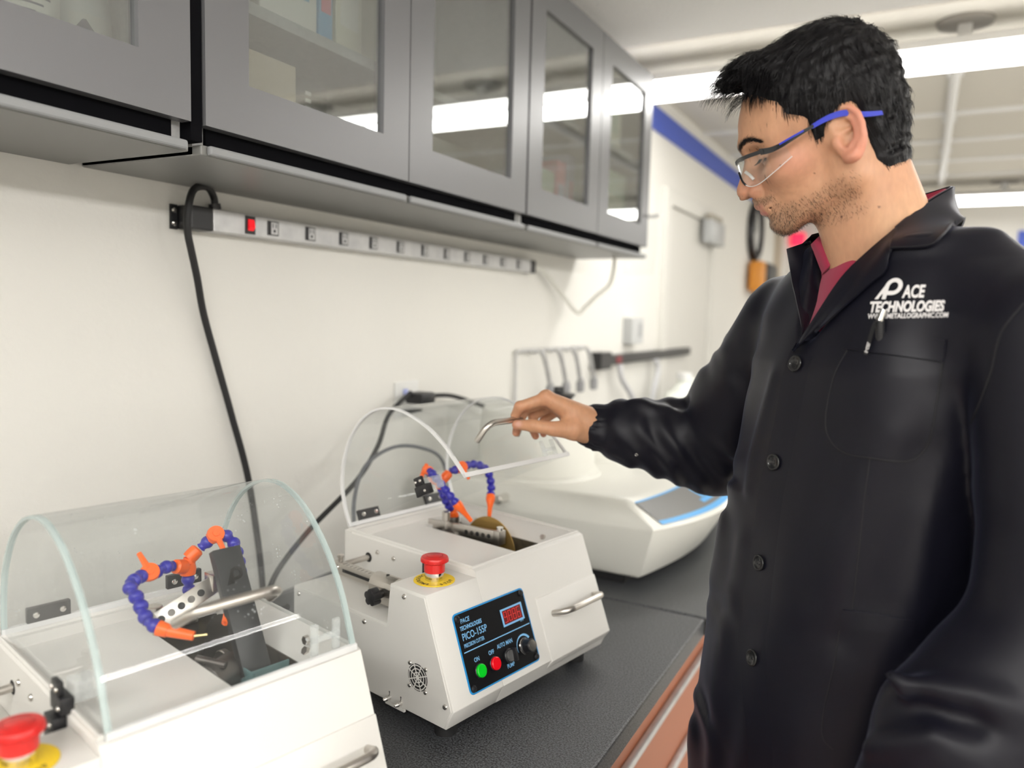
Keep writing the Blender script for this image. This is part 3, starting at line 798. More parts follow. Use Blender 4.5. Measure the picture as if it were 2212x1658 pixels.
def cutter(label, loc, yaw, open_deg, hand_v=0.0785, hand_w=0.262, panel_w=0.0380):
    t = thing('precision_cutter', label, 'machine', loc, math.radians(90-yaw))
    W = 0.380; UC = 0.103
    # ---- body: control tower + feed shelf on the left, wet chamber on the right
    b = MB()
    b.prism([(0, 0), (-0.014, 0.0295), (0.0435, 0.177), (0.1165, 0.1765), (0.1235, 0.115), (0.352, 0.115), (0.352, 0.0)], 'x', 0.0, UC, 0.0012)
    # chamber walls
    b.prism([(0, 0.0), (-0.014, 0.0295), (0.0435, 0.177), (0.0465, 0.1845), (0.053, 0.187), (0.0585, 0.187), (0.0585, 0.1745), (0.074, 0.1745), (0.074, 0.16), (0.03, 0.03), (0.03, 0.0)], 'x', UC, W, 0.0)
    b.prism([(0.335, 0.0), (0.335, 0.187), (0.352, 0.187), (0.352, 0.0)], 'x', UC, W)
    b.prism([(UC, 0.0), (UC, 0.184), (UC+0.003, 0.187), (UC+0.0085, 0.187), (UC+0.0085, 0.1745), (UC+0.0085, 0.0)], 'y', 0.0585, 0.335)
    b.prism([(W, 0.0), (W, 0.184), (W-0.003, 0.187), (W-0.0085, 0.187), (0.339, 0.163), (0.339, 0.0)], 'y', 0.0585, 0.335)
    b.prism([(UC+0.0085, 0.1745), (0.246, 0.1745), (0.246, 0.171), (UC+0.0085, 0.171)], 'y', 0.0585, 0.335)     # deck
    b.box(0.246, 0.338, 0.300, 0.335, 0.166, 0.1745)
    b.build('housing', white_m, t, 40)
    # rim bead of the chamber
    MB().tube([(UC+0.004, 0.0555, 0.1872), (W-0.004, 0.0555, 0.1872), (W-0.004, 0.345, 0.1872), (UC+0.004, 0.345, 0.1872)], 0.0032, 8, True).build('rim', white_m, t)
    # tank lining below the opening
    b = MB()
    b.box(0.246, 0.2475, 0.075, 0.300, 0.06, 0.1705).box(0.337, 0.3385, 0.075, 0.300, 0.06, 0.163).box(0.246, 0.3385, 0.0745, 0.076, 0.06, 0.16).box(0.246, 0.3385, 0.299, 0.3005, 0.06, 0.165).box(0.246, 0.3385, 0.0745, 0.3005, 0.058, 0.06)
    b.build('tank', tank_m, t, 0)
    # ---- left side plate with its screws, fan grille and studs
    pl = MB().prism([(0.002, 0.002), (-0.011, 0.0295), (0.0445, 0.1735), (0.1140, 0.1735), (0.1210, 0.1115), (0.349, 0.1115), (0.349, 0.002)], 'x', -0.0022, -0.0003, 0.0005, 1).build('side_panel', white_m, t, 40)
    for v, w in ((0.084, 0.166), (0.170, 0.1055), (0.000, 0.034), (0.335, 0.1055)): screw(pl, side_m(v, w, 0.0022))
    fc = (0.0545, 0.0575)
    fan = MB().lathe([(0, 0), (0.0195, 0)], 32, side_m(*fc, 0.0024), False).build('fan_opening', ink_m, pl, 0)
    g = MB()
    for r0, r1 in ((0.0165, 0.0182), (0.0115, 0.0132), (0.0063, 0.0080), (0.0, 0.0035)):
        rows = [[(rr*math.cos(2*PI*i/40), rr*math.sin(2*PI*i/40), 0.0004) for i in range(41)] for rr in (r0, r1)]
        g.grid(rows)
    for k in range(8): g.box(0.002, 0.0196, -0.0008, 0.0008, 0.0002, 0.0006, 0, 2, Matrix.Rotation(PI/8+k*PI/4, 4, 'Z'))
    bmesh.ops.transform(g.bm, matrix=side_m(*fc, 0.0024), verts=g.bm.verts)
    g.build('fan_grille', white_m, pl, 0)
    for dv in (-0.016, 0.016):
        for dw in (-0.0165, 0.0165): screw(pl, side_m(fc[0]+dv, fc[1]+dw, 0.0022), 0.0034)
    for v in (0.0885, 0.113):
        MB().lathe([(0.004, 0.0), (0.004, 0.004), (0.0028, 0.010), (0.0012, 0.012), (0, 0.012)], 14, side_m(v, 0.008, 0.0022)).build('stud', chrome_m, pl)
        MB().lathe([(0, 0), (0.0013, 0)], 10, side_m(v, 0.0165, 0.0024), False).box(-0.0006, 0.0006, -0.006, 0.0, 0, 0.0002, 0, 2, side_m(v, 0.0165, 0.0023)).build('keyhole', ink_m, pl, 0)
    MB().box(-0.004, -0.0003, 0.080, 0.120, -0.0025, 0.0016).build('foot_plate', white_m, pl, 0)
    # ---- feet
    for u, v in ((0.03, 0.03), (0.345, 0.03), (0.03, 0.32), (0.345, 0.32)):
        MB().cyl((u, v, -0.025), (u, v, 0.0), 0.016, 20).build('foot', rubber_m, t)
    # ---- drawer front with its pull
    prof = [(0.0035, -0.001), (-0.0170, 0.0285), (0.0185, 0.1195), (0.0212, 0.1190), (-0.0140, 0.0290), (0.0055, 0.0005)]
    D = MB().prism(prof, 'x', 0.2165, W+0.0005, 0.0009).build('drawer', white_m, t, 40)
    MB().prism([(0.002, 0.0), (-0.0135, 0.0295), (-0.0125, 0.0297), (0.003, 0.0008)], 'x', 0.2122, 0.2160).build('gap_shadow_strip', black_m, t, 0)
    n = _fx.cross(_fy)
    dhandle(D, front_m(0.247, 0.0895).translation, front_m(0.362, 0.0895).translation, n, 0.0052, 0.030)
    # ---- control panel
    P = MB().prism([(x, y) for x, y in rrect(0, 0, 0.156, 0.112, 0.007)], 'z', 0.0002, 0.0012, 0, 2, front_m(0.0365, panel_w)).build('control_panel', pframe_m, t, 0)
    MB().prism([(x, y) for x, y in rrect(0.0022, 0.0022, 0.1538, 0.1098, 0.0055)], 'z', 0.00122, 0.0016, 0, 2, front_m(0.0365, panel_w)).build('panel_face', panel_m, P, 0)
    F = front_m(0.0365, panel_w)
    def at(x, y, z=0.00165): return F @ Matrix.Translation((x, y, z))
    for x, y in ((0.0075, 0.1045), (0.1485, 0.1045), (0.1485, 0.0075), (0.0075, 0.0075)):
        screw(P, at(x, y), 0.0050, True)
    texts('lettering', [
        ('PACE', 0.0090, at(0.0125, 0.0962), dict(ext=0.0001, shear=0.15, off=0.00012, sx=0.86)),
        ('TECHNOLOGIES', 0.0082, at(0.0085, 0.0868), dict(ext=0.0001, shear=0.15, off=0.00018, sx=0.74)),
        ('PICO-155P', 0.0140, at(0.0090, 0.0730), dict(ext=0.0001, off=0.00012, sx=0.80)),
        ('PRECISION CUTTER', 0.0076, at(0.0090, 0.0630), dict(ext=0.0001, off=0.00008, sx=0.62)),
        ('ON', 0.0085, at(0.0265, 0.0395), dict(ext=0.0001, align='CENTER', off=0.0001, sx=0.8)),
        ('OFF', 0.0085, at(0.0575, 0.0395), dict(ext=0.0001, align='CENTER', off=0.0001, sx=0.8)),
        ('AUTO', 0.0085, at(0.0800, 0.0425), dict(ext=0.0001, align='CENTER', off=0.0001, sx=0.74)),
        ('MAN', 0.0085, at(0.0985, 0.0425), dict(ext=0.0001, align='CENTER', off=0.0001, sx=0.78)),
        ('PUMP', 0.0085, at(0.0905, 0.0105), dict(ext=0.0001, align='CENTER', off=0.0001, sx=0.76)),
        ('RPM', 0.0045, at(0.1370, 0.0645), dict(ext=0.0001, align='CENTER', sx=0.9)),
    ], print_m, P)
    MB().box(0.006, 0.1515, 0.0565, 0.0579, 0.0016, 0.0018, 0, 2, F).build('divider_line', print_m, P, 0)
    dsp = MB()
    for q in ((0.095, 0.1435, 0.0672, 0.0698), (0.095, 0.1435, 0.0900, 0.0926), (0.095, 0.0978, 0.0698, 0.0900), (0.1407, 0.1435, 0.0698, 0.0900)):
        dsp.box(q[0], q[1], q[2], q[3], 0.0016, 0.0026, 0, 2, F)
    S = dsp.build('display', print_m, P, 0)
    MB().box(0.0978, 0.1407, 0.0698, 0.0900, 0.0016, 0.0020, 0, 2, F).build('display_window', led_bg, S, 0)
    g = MB()
    for k in range(4):
        x0, x1, y0, ym, y1 = 0.1005+k*0.0099, 0.1072+k*0.0099, 0.0722, 0.0800, 0.0878
        tt = 0.0007
        segs = [(x0, x1, y1-tt, y1), (x0, x1, ym-tt/2, ym+tt/2), (x0, x1, y0, y0+tt), (x0, x0+tt, ym, y1), (x1-tt, x1, ym, y1), (x0, x0+tt, y0, ym), (x1-tt, x1, y0, ym)]
        if k == 3: segs = [segs[i] for i in (0, 1, 2, 3, 5, 6)]
        if k == 0: segs = [segs[i] for i in (0, 1, 2, 3, 4, 6)]
        for q in segs: g.box(q[0], q[1], q[2], q[3], 0.0020, 0.0022, 0, 2, F)
    g.build('digits', led_m, S, 0)
    for x, mm, nm in ((0.0265, green_m, 'start_button'), (0.0575, redbtn_m, 'stop_button')):
        y = 0.0262
        MB().lathe([(0.0102, 0), (0.0102, 0.002), (0.0094, 0.003)], 28, at(x, y), False).build('button_bezel', black_m, P)
        MB().lathe([(0.0094, 0.0015), (0.0092, 0.0055), (0.0080, 0.0064), (0.0, 0.0066)], 28, at(x, y)).build(nm, mm, P)
    sw = MB().lathe([(0.0105, 0), (0.0105, 0.0025), (0.0092, 0.004), (0.0, 0.004)], 28, at(0.0905, 0.0268)).build('selector_switch', black_m, P)
    MB().lathe([(0.0082, 0.004), (0.0078, 0.0075), (0.0, 0.0078)], 24, at(0.0905, 0.0268)).build('selector_dial', grip_m, sw)
    MB().box(-0.0022, 0.0022, -0.0085, 0.0095, 0.004, 0.0135, 0.0006, 2, at(0.0945, 0.0268) @ Matrix.Rotation(-0.1, 4, 'Z')).build('selector_grip', black_m, sw)
    kb = MB().lathe([(0.0115, 0.0), (0.0118, 0.003), (0.0098, 0.0045), (0.0092, 0.012), (0.0098, 0.0165), (0.0092, 0.0175), (0.0, 0.0178)], 32, at(0.1275, 0.0295)).build('speed_knob', black_m, P)
    MB().lathe([(0.0, 0.0178), (0.0080, 0.0178), (0.0082, 0.0173)], 28, at(0.1275, 0.0295)).build('knob_cap', chrome_m, kb)
    MB().lathe([(0.0121, 0.0012), (0.0124, 0.0024), (0.0119, 0.0032)], 32, at(0.1275, 0.0295), False).build('knob_ring', chrome_m, kb)
    cres = []
    for i in range(25):
        a = math.radians(200-170*i/24)
        th = 0.0004+0.0034*i/24
        cres.append((a, th))
    MB().grid([[(0.0152*math.cos(a), 0.0152*math.sin(a), 0.0) for a, th in cres], [((0.0152+th)*math.cos(a), (0.0152+th)*math.sin(a), 0.0) for a, th in cres]]).build('speed_arc', print_m, P, 0).matrix_local = at(0.1275, 0.0295, 0.0017)
    # ---- emergency stop on the ledge
    estop(t, 0.0520, 0.0800, 0.1772)
    # ---- specimen feed arm on the shelf: slotted bar, clamp block, knob, pivot pin
    fa = MB()
    fa.prism([(0.158, 0.157), (0.305, 0.157), (0.305, 0.139), (0.298, 0.1375), (0.158, 0.1375)], 'x', 0.0405, 0.0525, 0.0008)
    fa = fa.build('feed_arm', steel_m, t, 40)
    MB().box(0.0400, 0.0404, 0.205, 0.278, 0.1445, 0.1495, 0.0).build('arm_slot', ink_m, fa, 0)
    tk = MB()
    for k in range(9): tk.box(0.0405, 0.0465 if k % 4 else 0.0495, 0.205+k*0.009, 0.2056+k*0.009, 0.1570, 0.1573)
    tk.build('scale_marks', ink_m, fa, 0)
    screw(fa, frame_m((0.0404, 0.292, 0.1495), (0, -1, 0), (0, 0, 1)), 0.0048)
    MB().cyl((0.0465, 0.291, 0.157), (0.0465, 0.291, 0.164), 0.0042, 12, None, 0.001).cyl((0.0465, 0.291, 0.164), (0.0465, 0.291, 0.169), 0.0058, 12, None, 0.001).build('thumb_screw', steel_m, fa)
    MB().cyl((0.052, 0.289, 0.152), (0.1028, 0.289, 0.152), 0.0048, 16).build('pivot_pin', steel_m, fa)
    MB().lathe([(0.0, 0), (0.0082, 0)], 20, Matrix.Translation((0.1026, 0.289, 0.152)) @ Matrix.Rotation(-PI/2, 4, 'Y'), False).build('pin_hole', ink_m, fa, 0)
    blk = MB().prism([(0.0, -0.0195), (0.0, 0.006), (0.003, 0.0135), (0.009, 0.0185), (0.017, 0.0205), (0.025, 0.0185), (0.031, 0.0135), (0.034, 0.006), (0.034, -0.0195)], 'y', 0.0, 0.050, 0.0008)
    blk = blk.build('clamp_block', steel_m, fa, 40, (0.0305, 0.152, 0.142))
    MB().prism([(0.0, -0.0195), (0.0, 0.006), (0.003, 0.0135), (0.009, 0.0185), (0.017, 0.0205), (0.025, 0.0185), (0.031, 0.0135), (0.034, 0.006), (0.034, -0.0195)], 'y', -0.0085, -0.0006, 0.0006).build('end_plate', steel_m, fa, 40, (0.0305, 0.152, 0.142))
    MB().lathe([(0, 0), (0.003, 0)], 12, Matrix.Translation((0.0475, 0.176, 0.1628)), False).build('oil_hole', ink_m, fa, 0)
    kn = MB().cyl((0.0295, 0.170, 0.139), (0.0215, 0.170, 0.139), 0.0062, 14)
    pts = []
    for k in range(5):
        a = 2*PI*k/5+0.3
        for da, rr in ((-0.42, 0.0122), (-0.16, 0.0132), (0.16, 0.0132), (0.42, 0.0122), (0.628, 0.0098)): pts.append((0.170+rr*math.cos(a+da), 0.139+rr*math.sin(a+da)))
    kn.prism(pts, 'x', 0.0065, 0.0210, 0.0012)
    kn.build('star_knob', black_m, fa, 40)
    # ---- chamber left wall: two cap screws, hood latch block
    wall_left_m = lambda v, w, off=0.0: frame_m((UC-0.0002-off, v, w), (0, -1, 0), (0, 0, 1))
    for v, w in ((0.266, 0.1655), (0.226, 0.1640)): screw(t, wall_left_m(v, w), 0.0042)
    lt = MB().box(UC-0.013, UC-0.0005, 0.122, 0.146, 0.148, 0.184, 0.001).build('latch', black_m, t, 40)
    for v, w in ((0.127, 0.178), (0.127, 0.154)): screw(lt, frame_m((UC-0.0134, v, w), (0, -1, 0), (0, 0, 1)), 0.0026)
    # ---- chamber fittings shared by both machines: cap screws on the right wall
    for v in (0.11, 0.27):
        MB().cyl((0.3535, v, 0.170), (0.3475, v, 0.1735), 0.0050, 6).build('hex_bolt', steel_m, t)
    # ---- hood
    H = bpy.data.objects.new('hood', None)
    arc = spline(HOOD_ARC, 4)
    u0, u1 = UC+0.006, W-0.006
    hv, hw = 0.351, 0.190
    A = [(v-hv, w-hw) for v, w in arc]
    hm = hood_m if open_deg else hood2_m
    H = MB().grid([[(u, v, w) for v, w in A] for u in (u0+0.003, u1-0.003)]).build('hood', hm, t, 60)
    H.location = (0, hv, hw)
    H.rotation_euler = (-math.radians(open_deg), 0, 0)
    # end plates: thin faces plus a thick polished rim
    for u in (u0, u1):
        e = MB()
        vs = [e.bm.verts.new((u+0.003 if u == u0 else u-0.003, v, w)) for v, w in A]
        e.bm.faces.new(vs)
        e.build('end_plate', hm, H, 0)
        inner = []
        c = (-0.155, 0.05)
        th = 0.0035
        ring = MB()
        ua, ub = (u, u+0.006) if u == u0 else (u-0.006, u)
        outer_a, outer_b, in_a, in_b = [], [], [], []
        loop = A + [(A[-1][0]-0.02, A[-1][1]), (A[0][0]+0.02, A[0][1])]
        for i, (v, w) in enumerate(A):
            pv, pw = A[max(i-1, 0)]; nv, nw = A[min(i+1, len(A)-1)]
            dx, dy = nv-pv, nw-pw; L_ = math.hypot(dx, dy)
            nx, ny = dy/L_, -dx/L_        # inward normal
            outer_a.append((ua, v, w)); outer_b.append((ub, v, w)); in_a.append((ua, v+nx*th, w+ny*th)); in_b.append((ub, v+nx*th, w+ny*th))
        ring.grid([outer_a, outer_b, in_b, in_a, outer_a])
        ring.build('hood_edge', edge_m if not open_deg else edgew_m, H, 60)
    # lower lips of the hood
    MB().box(u0, u1, A[0][0]-0.001, A[0][0]+0.004, A[0][1]-0.001, A[0][1]+0.006).build('front_lip', edgew_m, H, 0)
    MB().box(u0, u1, A[-1][0]-0.005, A[-1][0]+0.001, A[-1][1]-0.001, A[-1][1]+0.006).build('back_lip', edgew_m, H, 0)
    fa_, fb_ = Vector((0.186, hand_v-hv, hand_w-hw)), Vector((0.287, hand_v-hv, hand_w-hw))
    dhandle(H, fa_, fb_, (0, -0.845, 0.53), 0.0053, 0.034)
    for u in (0.157, 0.318):
        hg = MB().box(u-0.023, u+0.023, -0.006, 0.001, 0.006, 0.024, 0.001).build('hinge', black_m, H, 0)
        for du in (-0.014, 0.014): screw(hg, frame_m((u+du, -0.0062, 0.015), (1, 0, 0), (0, 0, 1)), 0.0042)
    hb = MB().box(u0-0.0125, u0-0.0005, -0.232, -0.203, -0.004, 0.012, 0.001).box(u0-0.0125, u0-0.007, -0.225, -0.207, 0.012, 0.026, 0.001).build('hood_latch', black_m, H, 40)
    for dv, dw in ((-0.222, 0.019), (-0.211, 0.019), (-0.226, 0.002)): screw(hb, frame_m((u0-0.0127, dv, dw), (0, -1, 0), (0, 0, 1)), 0.0026)
    MB().box(u0+0.0005, u0+0.030, -0.228, -0.205, 0.002, 0.022, 0.002).build('clear_block', block_m, H, 0)
    # clear latch brackets on the hood's right end and tongue on its left end
    MB().box(u1-0.05, u1-0.042, A[0][0]+0.012, A[0][0]+0.016, 0.0, 0.034).box(u1-0.022, u1-0.014, A[0][0]+0.012, A[0][0]+0.016, 0.0, 0.034).box(u1-0.05, u1-0.014, A[0][0]+0.012, A[0][0]+0.016, 0.014, 0.020).build('latch_bracket', block_m, H, 0)
    return t, H, hv, hw

def rrect(x0, y0, x1, y1, r, n=5):
    out = []
    for cx, cy, a0 in ((x1-r, y1-r, 0), (x0+r, y1-r, 90), (x0+r, y0+r, 180), (x1-r, y0+r, 270)):
        for k in range(n+1):
            a = math.radians(a0+90*k/n)
            out.append((cx+r*math.cos(a), cy+r*math.sin(a)))
    return out

def arm_plate(parent, M, holes=5, L=0.085, w=0.018, th=0.006):
    """stainless specimen arm: flat bar with a row of holes (dark bores) and end block"""
    a = MB().box(0, L, -w/2, w/2, -th/2, th/2, 0.0008, 2, M).build('specimen_arm', steel_m, parent, 40)
    for k in range(holes):
        MB().lathe([(0.0, 0), (0.0042, 0)], 16, M @ Matrix.Translation((L-0.075+k*0.0125, 0, th/2+0.0002)), False).build('arm_hole', dark_steel_m if k % 2 else ink_m, a, 0)
    return a

# ---- the open machine in the middle
CB, HB, hv, hw = cutter('open white precision cutter with the black control panel, man lifting its clear hood', (0.614, 0.85, 0.925), 12.0, 26.0, 0.071, 0.245)
MB().cyl((0.3010, 0.193, 0.142), (0.3022, 0.193, 0.142), 0.060, 64).build('cutting_blade', brass_m, CB)
MB().cyl((0.3030, 0.193, 0.142), (0.3130, 0.193, 0.142), 0.022, 32, None, 0.001).cyl((0.2900, 0.193, 0.142), (0.3005, 0.193, 0.142), 0.022, 32, None, 0.001).build('blade_flange', dark_steel_m, CB)
MB().cyl((0.3130, 0.193, 0.142), (0.3360, 0.193, 0.142), 0.012, 20).build('arbor', steel_m, CB)
MB().cyl((0.258, 0.262, 0.150), (0.300, 0.268, 0.160), 0.022, 24, None, 0.003).build('motor_hub', dark_steel_m, CB)
am = arm_plate(CB, frame_m((0.266, 0.312, 0.172), (0.09, -0.99, 0.03), (0.05, 0.03, 0.99)), 5, 0.165, 0.022, 0.008)
MB().box(0.272, 0.290, 0.146, 0.160, 0.165, 0.190, 0.001).build('arm_block', steel_m, am, 40)
MB().cyl((0.282, 0.153, 0.190), (0.282, 0.153, 0.195), 0.006, 14).build('arm_screw', chrome_m, am)
MB().cyl((0.259, 0.262, 0.1745), (0.259, 0.262, 0.190), 0.003, 10).cyl((0.259, 0.262, 0.190), (0.259, 0.262, 0.207), 0.0075, 16, None, 0.001).build('thumb_screw', steel_m, CB)
MB().cyl((0.286, 0.268, 0.160), (0.286, 0.268, 0.192), 0.0095, 16).cyl((0.286, 0.268, 0.168), (0.286, 0.268, 0.180), 0.013, 6).build('hose_union', dark_steel_m, CB)
hose(CB, [(0.286, 0.268, 0.193), (0.278, 0.268, 0.206), (0.264, 0.268, 0.224), (0.256, 0.268, 0.240), (0.250, 0.268, 0.252)], 'coolant_hose', nozzle=False)
MB().lathe([(0, -0.007), (0.0085, -0.006), (0.0095, 0), (0.0085, 0.006), (0, 0.007)], 14, Matrix.Translation((0.249, 0.268, 0.256))).cyl((0.249, 0.268, 0.256), (0.238, 0.272, 0.266), 0.007, 12).cyl((0.249, 0.268, 0.256), (0.259, 0.267, 0.268), 0.007, 12).build('hose_tee', orange_m, CB)
hose(CB, [(0.238, 0.272, 0.266), (0.226, 0.274, 0.280), (0.214, 0.262, 0.288), (0.209, 0.243, 0.282), (0.213, 0.226, 0.266), (0.219, 0.216, 0.252), (0.229, 0.207, 0.236)], 'coolant_hose', valve=(1,), valve_dir=(-0.6, 0.6, 0.3))
hose(CB, [(0.259, 0.267, 0.268), (0.270, 0.264, 0.278), (0.286, 0.260, 0.281), (0.302, 0.255, 0.286), (0.318, 0.250, 0.287), (0.333, 0.244, 0.282), (0.343, 0.237, 0.270), (0.344, 0.230, 0.248), (0.333, 0.221, 0.229)], 'coolant_hose', valve=(1,), valve_dir=(-0.2, -0.8, 0.5))

# ---- the closed machine close to the camera
CA, HA, _a, _b = cutter('closed white precision cutter close to the camera, wet clear hood down', (0.566, 0.287, 0.925), 14.19, 0.0, panel_w=0.0300)
MB().cyl((0.2985, 0.193, 0.142), (0.3000, 0.193, 0.142), 0.062, 64).build('cutting_blade', mat('dark_blade', (0.10, 0.09, 0.075), 0.35, 0.7), CA)
MB().cyl((0.3005, 0.193, 0.142), (0.3100, 0.193, 0.142), 0.022, 32, None, 0.001).cyl((0.2900, 0.193, 0.142), (0.2980, 0.193, 0.142), 0.022, 32, None, 0.001).build('blade_flange', steel_m, CA)
MB().cyl((0.3100, 0.193, 0.142), (0.3360, 0.193, 0.142), 0.012, 20).build('arbor', steel_m, CA)
MB().cyl((0.252, 0.15, 0.150), (0.292, 0.16, 0.155), 0.021, 24, None, 0.003).cyl((0.249, 0.17, 0.176), (0.268, 0.14, 0.172), 0.004, 12).build('motor_hub', dark_steel_m, CA)
am = arm_plate(CA, frame_m((0.236, 0.236, 0.203), (0.066, -0.006, 0.030), (-0.2, 0.45, 0.85)), 5, 0.078, 0.021, 0.010)
MB().box(0.295, 0.316, 0.222, 0.244, 0.2255, 0.2455, 0.001).build('arm_block', steel_m, am, 40)
MB().cyl((0.246, 0.268, 0.1745), (0.246, 0.268, 0.196), 0.0035, 10).cyl((0.246, 0.268, 0.196), (0.246, 0.268, 0.210), 0.0085, 16, None, 0.001).build('thumb_screw', steel_m, CA)
MB().cyl((0.286, 0.268, 0.160), (0.286, 0.268, 0.192), 0.0095, 16).cyl((0.286, 0.268, 0.168), (0.286, 0.268, 0.180), 0.013, 6).build('hose_union', dark_steel_m, CA)
# black splash guard standing up out of the tank, maker's mark cut into its face
gx, gy = Vector((1, 0.0, 0.0)), Vector((0, 0.485, 0.875)).normalized()
GM = frame_m((0.2835, 0.128, 0.157), gx, gy)
gd = MB().box(0.0, 0.034, 0.0, 0.146, -0.012, 0.0, 0.0008, 2, GM).build('splash_guard', mat('black_guard', (0.022, 0.023, 0.024), 0.42), CA, 40)
mesh_join('guard_mark', [glyph_P(0.019, GM @ Matrix.Translation((0.007, 0.103, 0.0001)), 0.0007)], mat('mark_black', (0.004, 0.004, 0.004), 0.25), gd)
MB().box(0.284, 0.330, 0.112, 0.1145, 0.110, 0.168, 0.0008).box(0.284, 0.2865, 0.1145, 0.150, 0.110, 0.166, 0.0008).build('clear_shield', glassy_edge('teal_acrylic', (0.25, 0.45, 0.46), 0.45), CA, 0)
hose(CA, [(0.288, 0.269, 0.193), (0.288, 0.269, 0.215), (0.287, 0.270, 0.236)], 'coolant_hose', nozzle=False)
MB().lathe([(0, -0.008), (0.0090, -0.007), (0.0100, 0), (0.0085, 0.007), (0, 0.008)], 16, Matrix.Translation((0.287, 0.270, 0.245))).cyl((0.287, 0.270, 0.245), (0.290, 0.270, 0.2575), 0.0075, 12).cyl((0.287, 0.270, 0.245), (0.278, 0.266, 0.250), 0.0078, 12).build('hose_tee', orange_m, CA)
hose(CA, [(0.278, 0.265, 0.2505), (0.265, 0.260, 0.255), (0.252, 0.255, 0.258), (0.237, 0.250, 0.256), (0.222, 0.241, 0.259), (0.208, 0.230, 0.260), (0.1995, 0.220, 0.256), (0.2005, 0.210, 0.250), (0.2010, 0.200, 0.244), (0.2005, 0.190, 0.236), (0.203, 0.180, 0.228), (0.209, 0.173, 0.222)], 'coolant_hose', valve=(2,), valve_dir=(-0.2, -0.75, 0.6), nozzle=False)
nz = MB().cyl((0.209, 0.173, 0.222), (0.216, 0.165, 0.219), 0.0085, 16, 0.0070).cyl((0.216, 0.165, 0.219), (0.235, 0.146, 0.2135), 0.0062, 16, 0.0050).build('nozzle', orange_m, CA)
MB().cyl((0.235, 0.146, 0.2135), (0.247, 0.140, 0.2135), 0.0012, 8).build('nozzle_tip', mat('brass_tip', (0.75, 0.6, 0.3), 0.3, 0.9), nz)
hose(CA, [(0.2905, 0.270, 0.259), (0.296, 0.269, 0.264), (0.304, 0.265, 0.271), (0.316, 0.260, 0.281), (0.326, 0.255, 0.283), (0.332, 0.249, 0.276), (0.334, 0.240, 0.268), (0.330, 0.222, 0.245), (0.318, 0.200, 0.225), (0.300, 0.184, 0.216)], 'coolant_hose', valve=(1,), valve_dir=(-0.2, -0.75, 0.6), nozz_len=0.026)
# feed pipe seen through the hood
MB().cyl((0.3530, 0.110, 0.185), (0.3475, 0.110, 0.185), 0.0052, 6).build('hex_bolt', steel_m, CA)

# mains leads behind the machines
o = MB().tube(spline([(0.20, 0.98, 0.97), (0.13, 1.0, 0.935), (0.09, 1.06, 0.98), (0.10, 1.14, 1.05), (0.12, 1.26, 1.13), (0.10, 1.36, 1.19), (0.07, 1.44, 1.25), (0.045, 1.56, 1.29)], 10), 0.0055, 10).build('mains_lead', rubber_m)
tag(o, 'black mains lead rising behind the open hood to the wall plug', 'cord')
pg = MB().box(0.032, 0.085, 1.553, 1.613, 1.262, 1.290, 0.006).build('plug_body', black_m, o)
o = MB().tube(spline([(0.05, 1.62, 1.276), (0.06, 1.72, 1.27), (0.06, 1.86, 1.235), (0.06, 1.98, 1.20), (0.06, 2.08, 1.17), (0.06, 2.11, 1.13), (0.06, 2.06, 1.09), (0.06, 1.98, 1.05), (0.06, 1.92, 0.99), (0.06, 1.9, 0.909)], 10), 0.006, 10).build('mains_lead', rubber_m)
tag(o, 'grey-black lead sagging from the plug behind the hood towards the polisher', 'cord')
o = MB().tube(spline([(0.20, 1.17, 1.02), (0.165, 1.20, 1.10), (0.16, 1.24, 1.17), (0.17, 1.32, 1.20), (0.19, 1.40, 1.19), (0.2, 1.47, 1.15), (0.2, 1.5, 1.05), (0.2, 1.48, 0.91)], 10), 0.004, 8).build('thin_tube', mat('grey_tube', (0.12, 0.125, 0.14), 0.5))
tag(o, 'thin dark tube arching behind the blue hoses of the open machine', 'tube')
# ------------------------------------------------------------------ white grinder polisher on the far worktop
t = thing('polisher', 'white moulded grinder polisher with a grey and blue front label', 'machine', (0.0, 1.58, 0.9))
# plan outline bows out at the front; loft the outline up through the height
def plan(xf, bow, x0, y1, n=20):
    pts = []
    for k in range(n+1):
        s = k/n
        pts.append((xf + bow*(1-(2*s-1)**2), y1*s))
    return pts
Y1 = 0.66
def ring(xf, bow, z, inset=0.0, x0=0.10):
    f = plan(xf, bow, x0, Y1-2*inset)
    f = [(x, y+inset) for x, y in f]
    return [(x0, inset, z)] + [((x0+(xf-x0)*k/6), inset, z) for k in range(1, 6)] + [(x, y, z) for x, y in f] + [((xf-(xf-x0)*k/6), Y1-inset, z) for k in range(1, 6)] + [(x0, Y1-inset, z)]
rings = [ring(0.60, 0.02, 0.022, 0.012), ring(0.638, 0.045, 0.024, 0.004), ring(0.644, 0.05, 0.030), ring(0.667, 0.085, 0.128), ring(0.669, 0.088, 0.134), ring(0.664, 0.086, 0.140, 0.003), ring(0.60, 0.045, 0.184, 0.005), ring(0.585, 0.040, 0.190, 0.012), ring(0.54, 0.03, 0.192, 0.02)]
b = MB().grid(rings, True)
top = [b.bm.verts.new(p) for p in ring(0.54, 0.03, 0.1921, 0.02)]
b.bm.faces.new(top)
bot = [b.bm.verts.new(p) for p in ring(0.60, 0.02, 0.0219, 0.012)]
b.bm.faces.new(bot[::-1])
bmesh.ops.remove_doubles(b.bm, verts=b.bm.verts, dist=0.0004)
b.build('body', white2_m, t, 50)
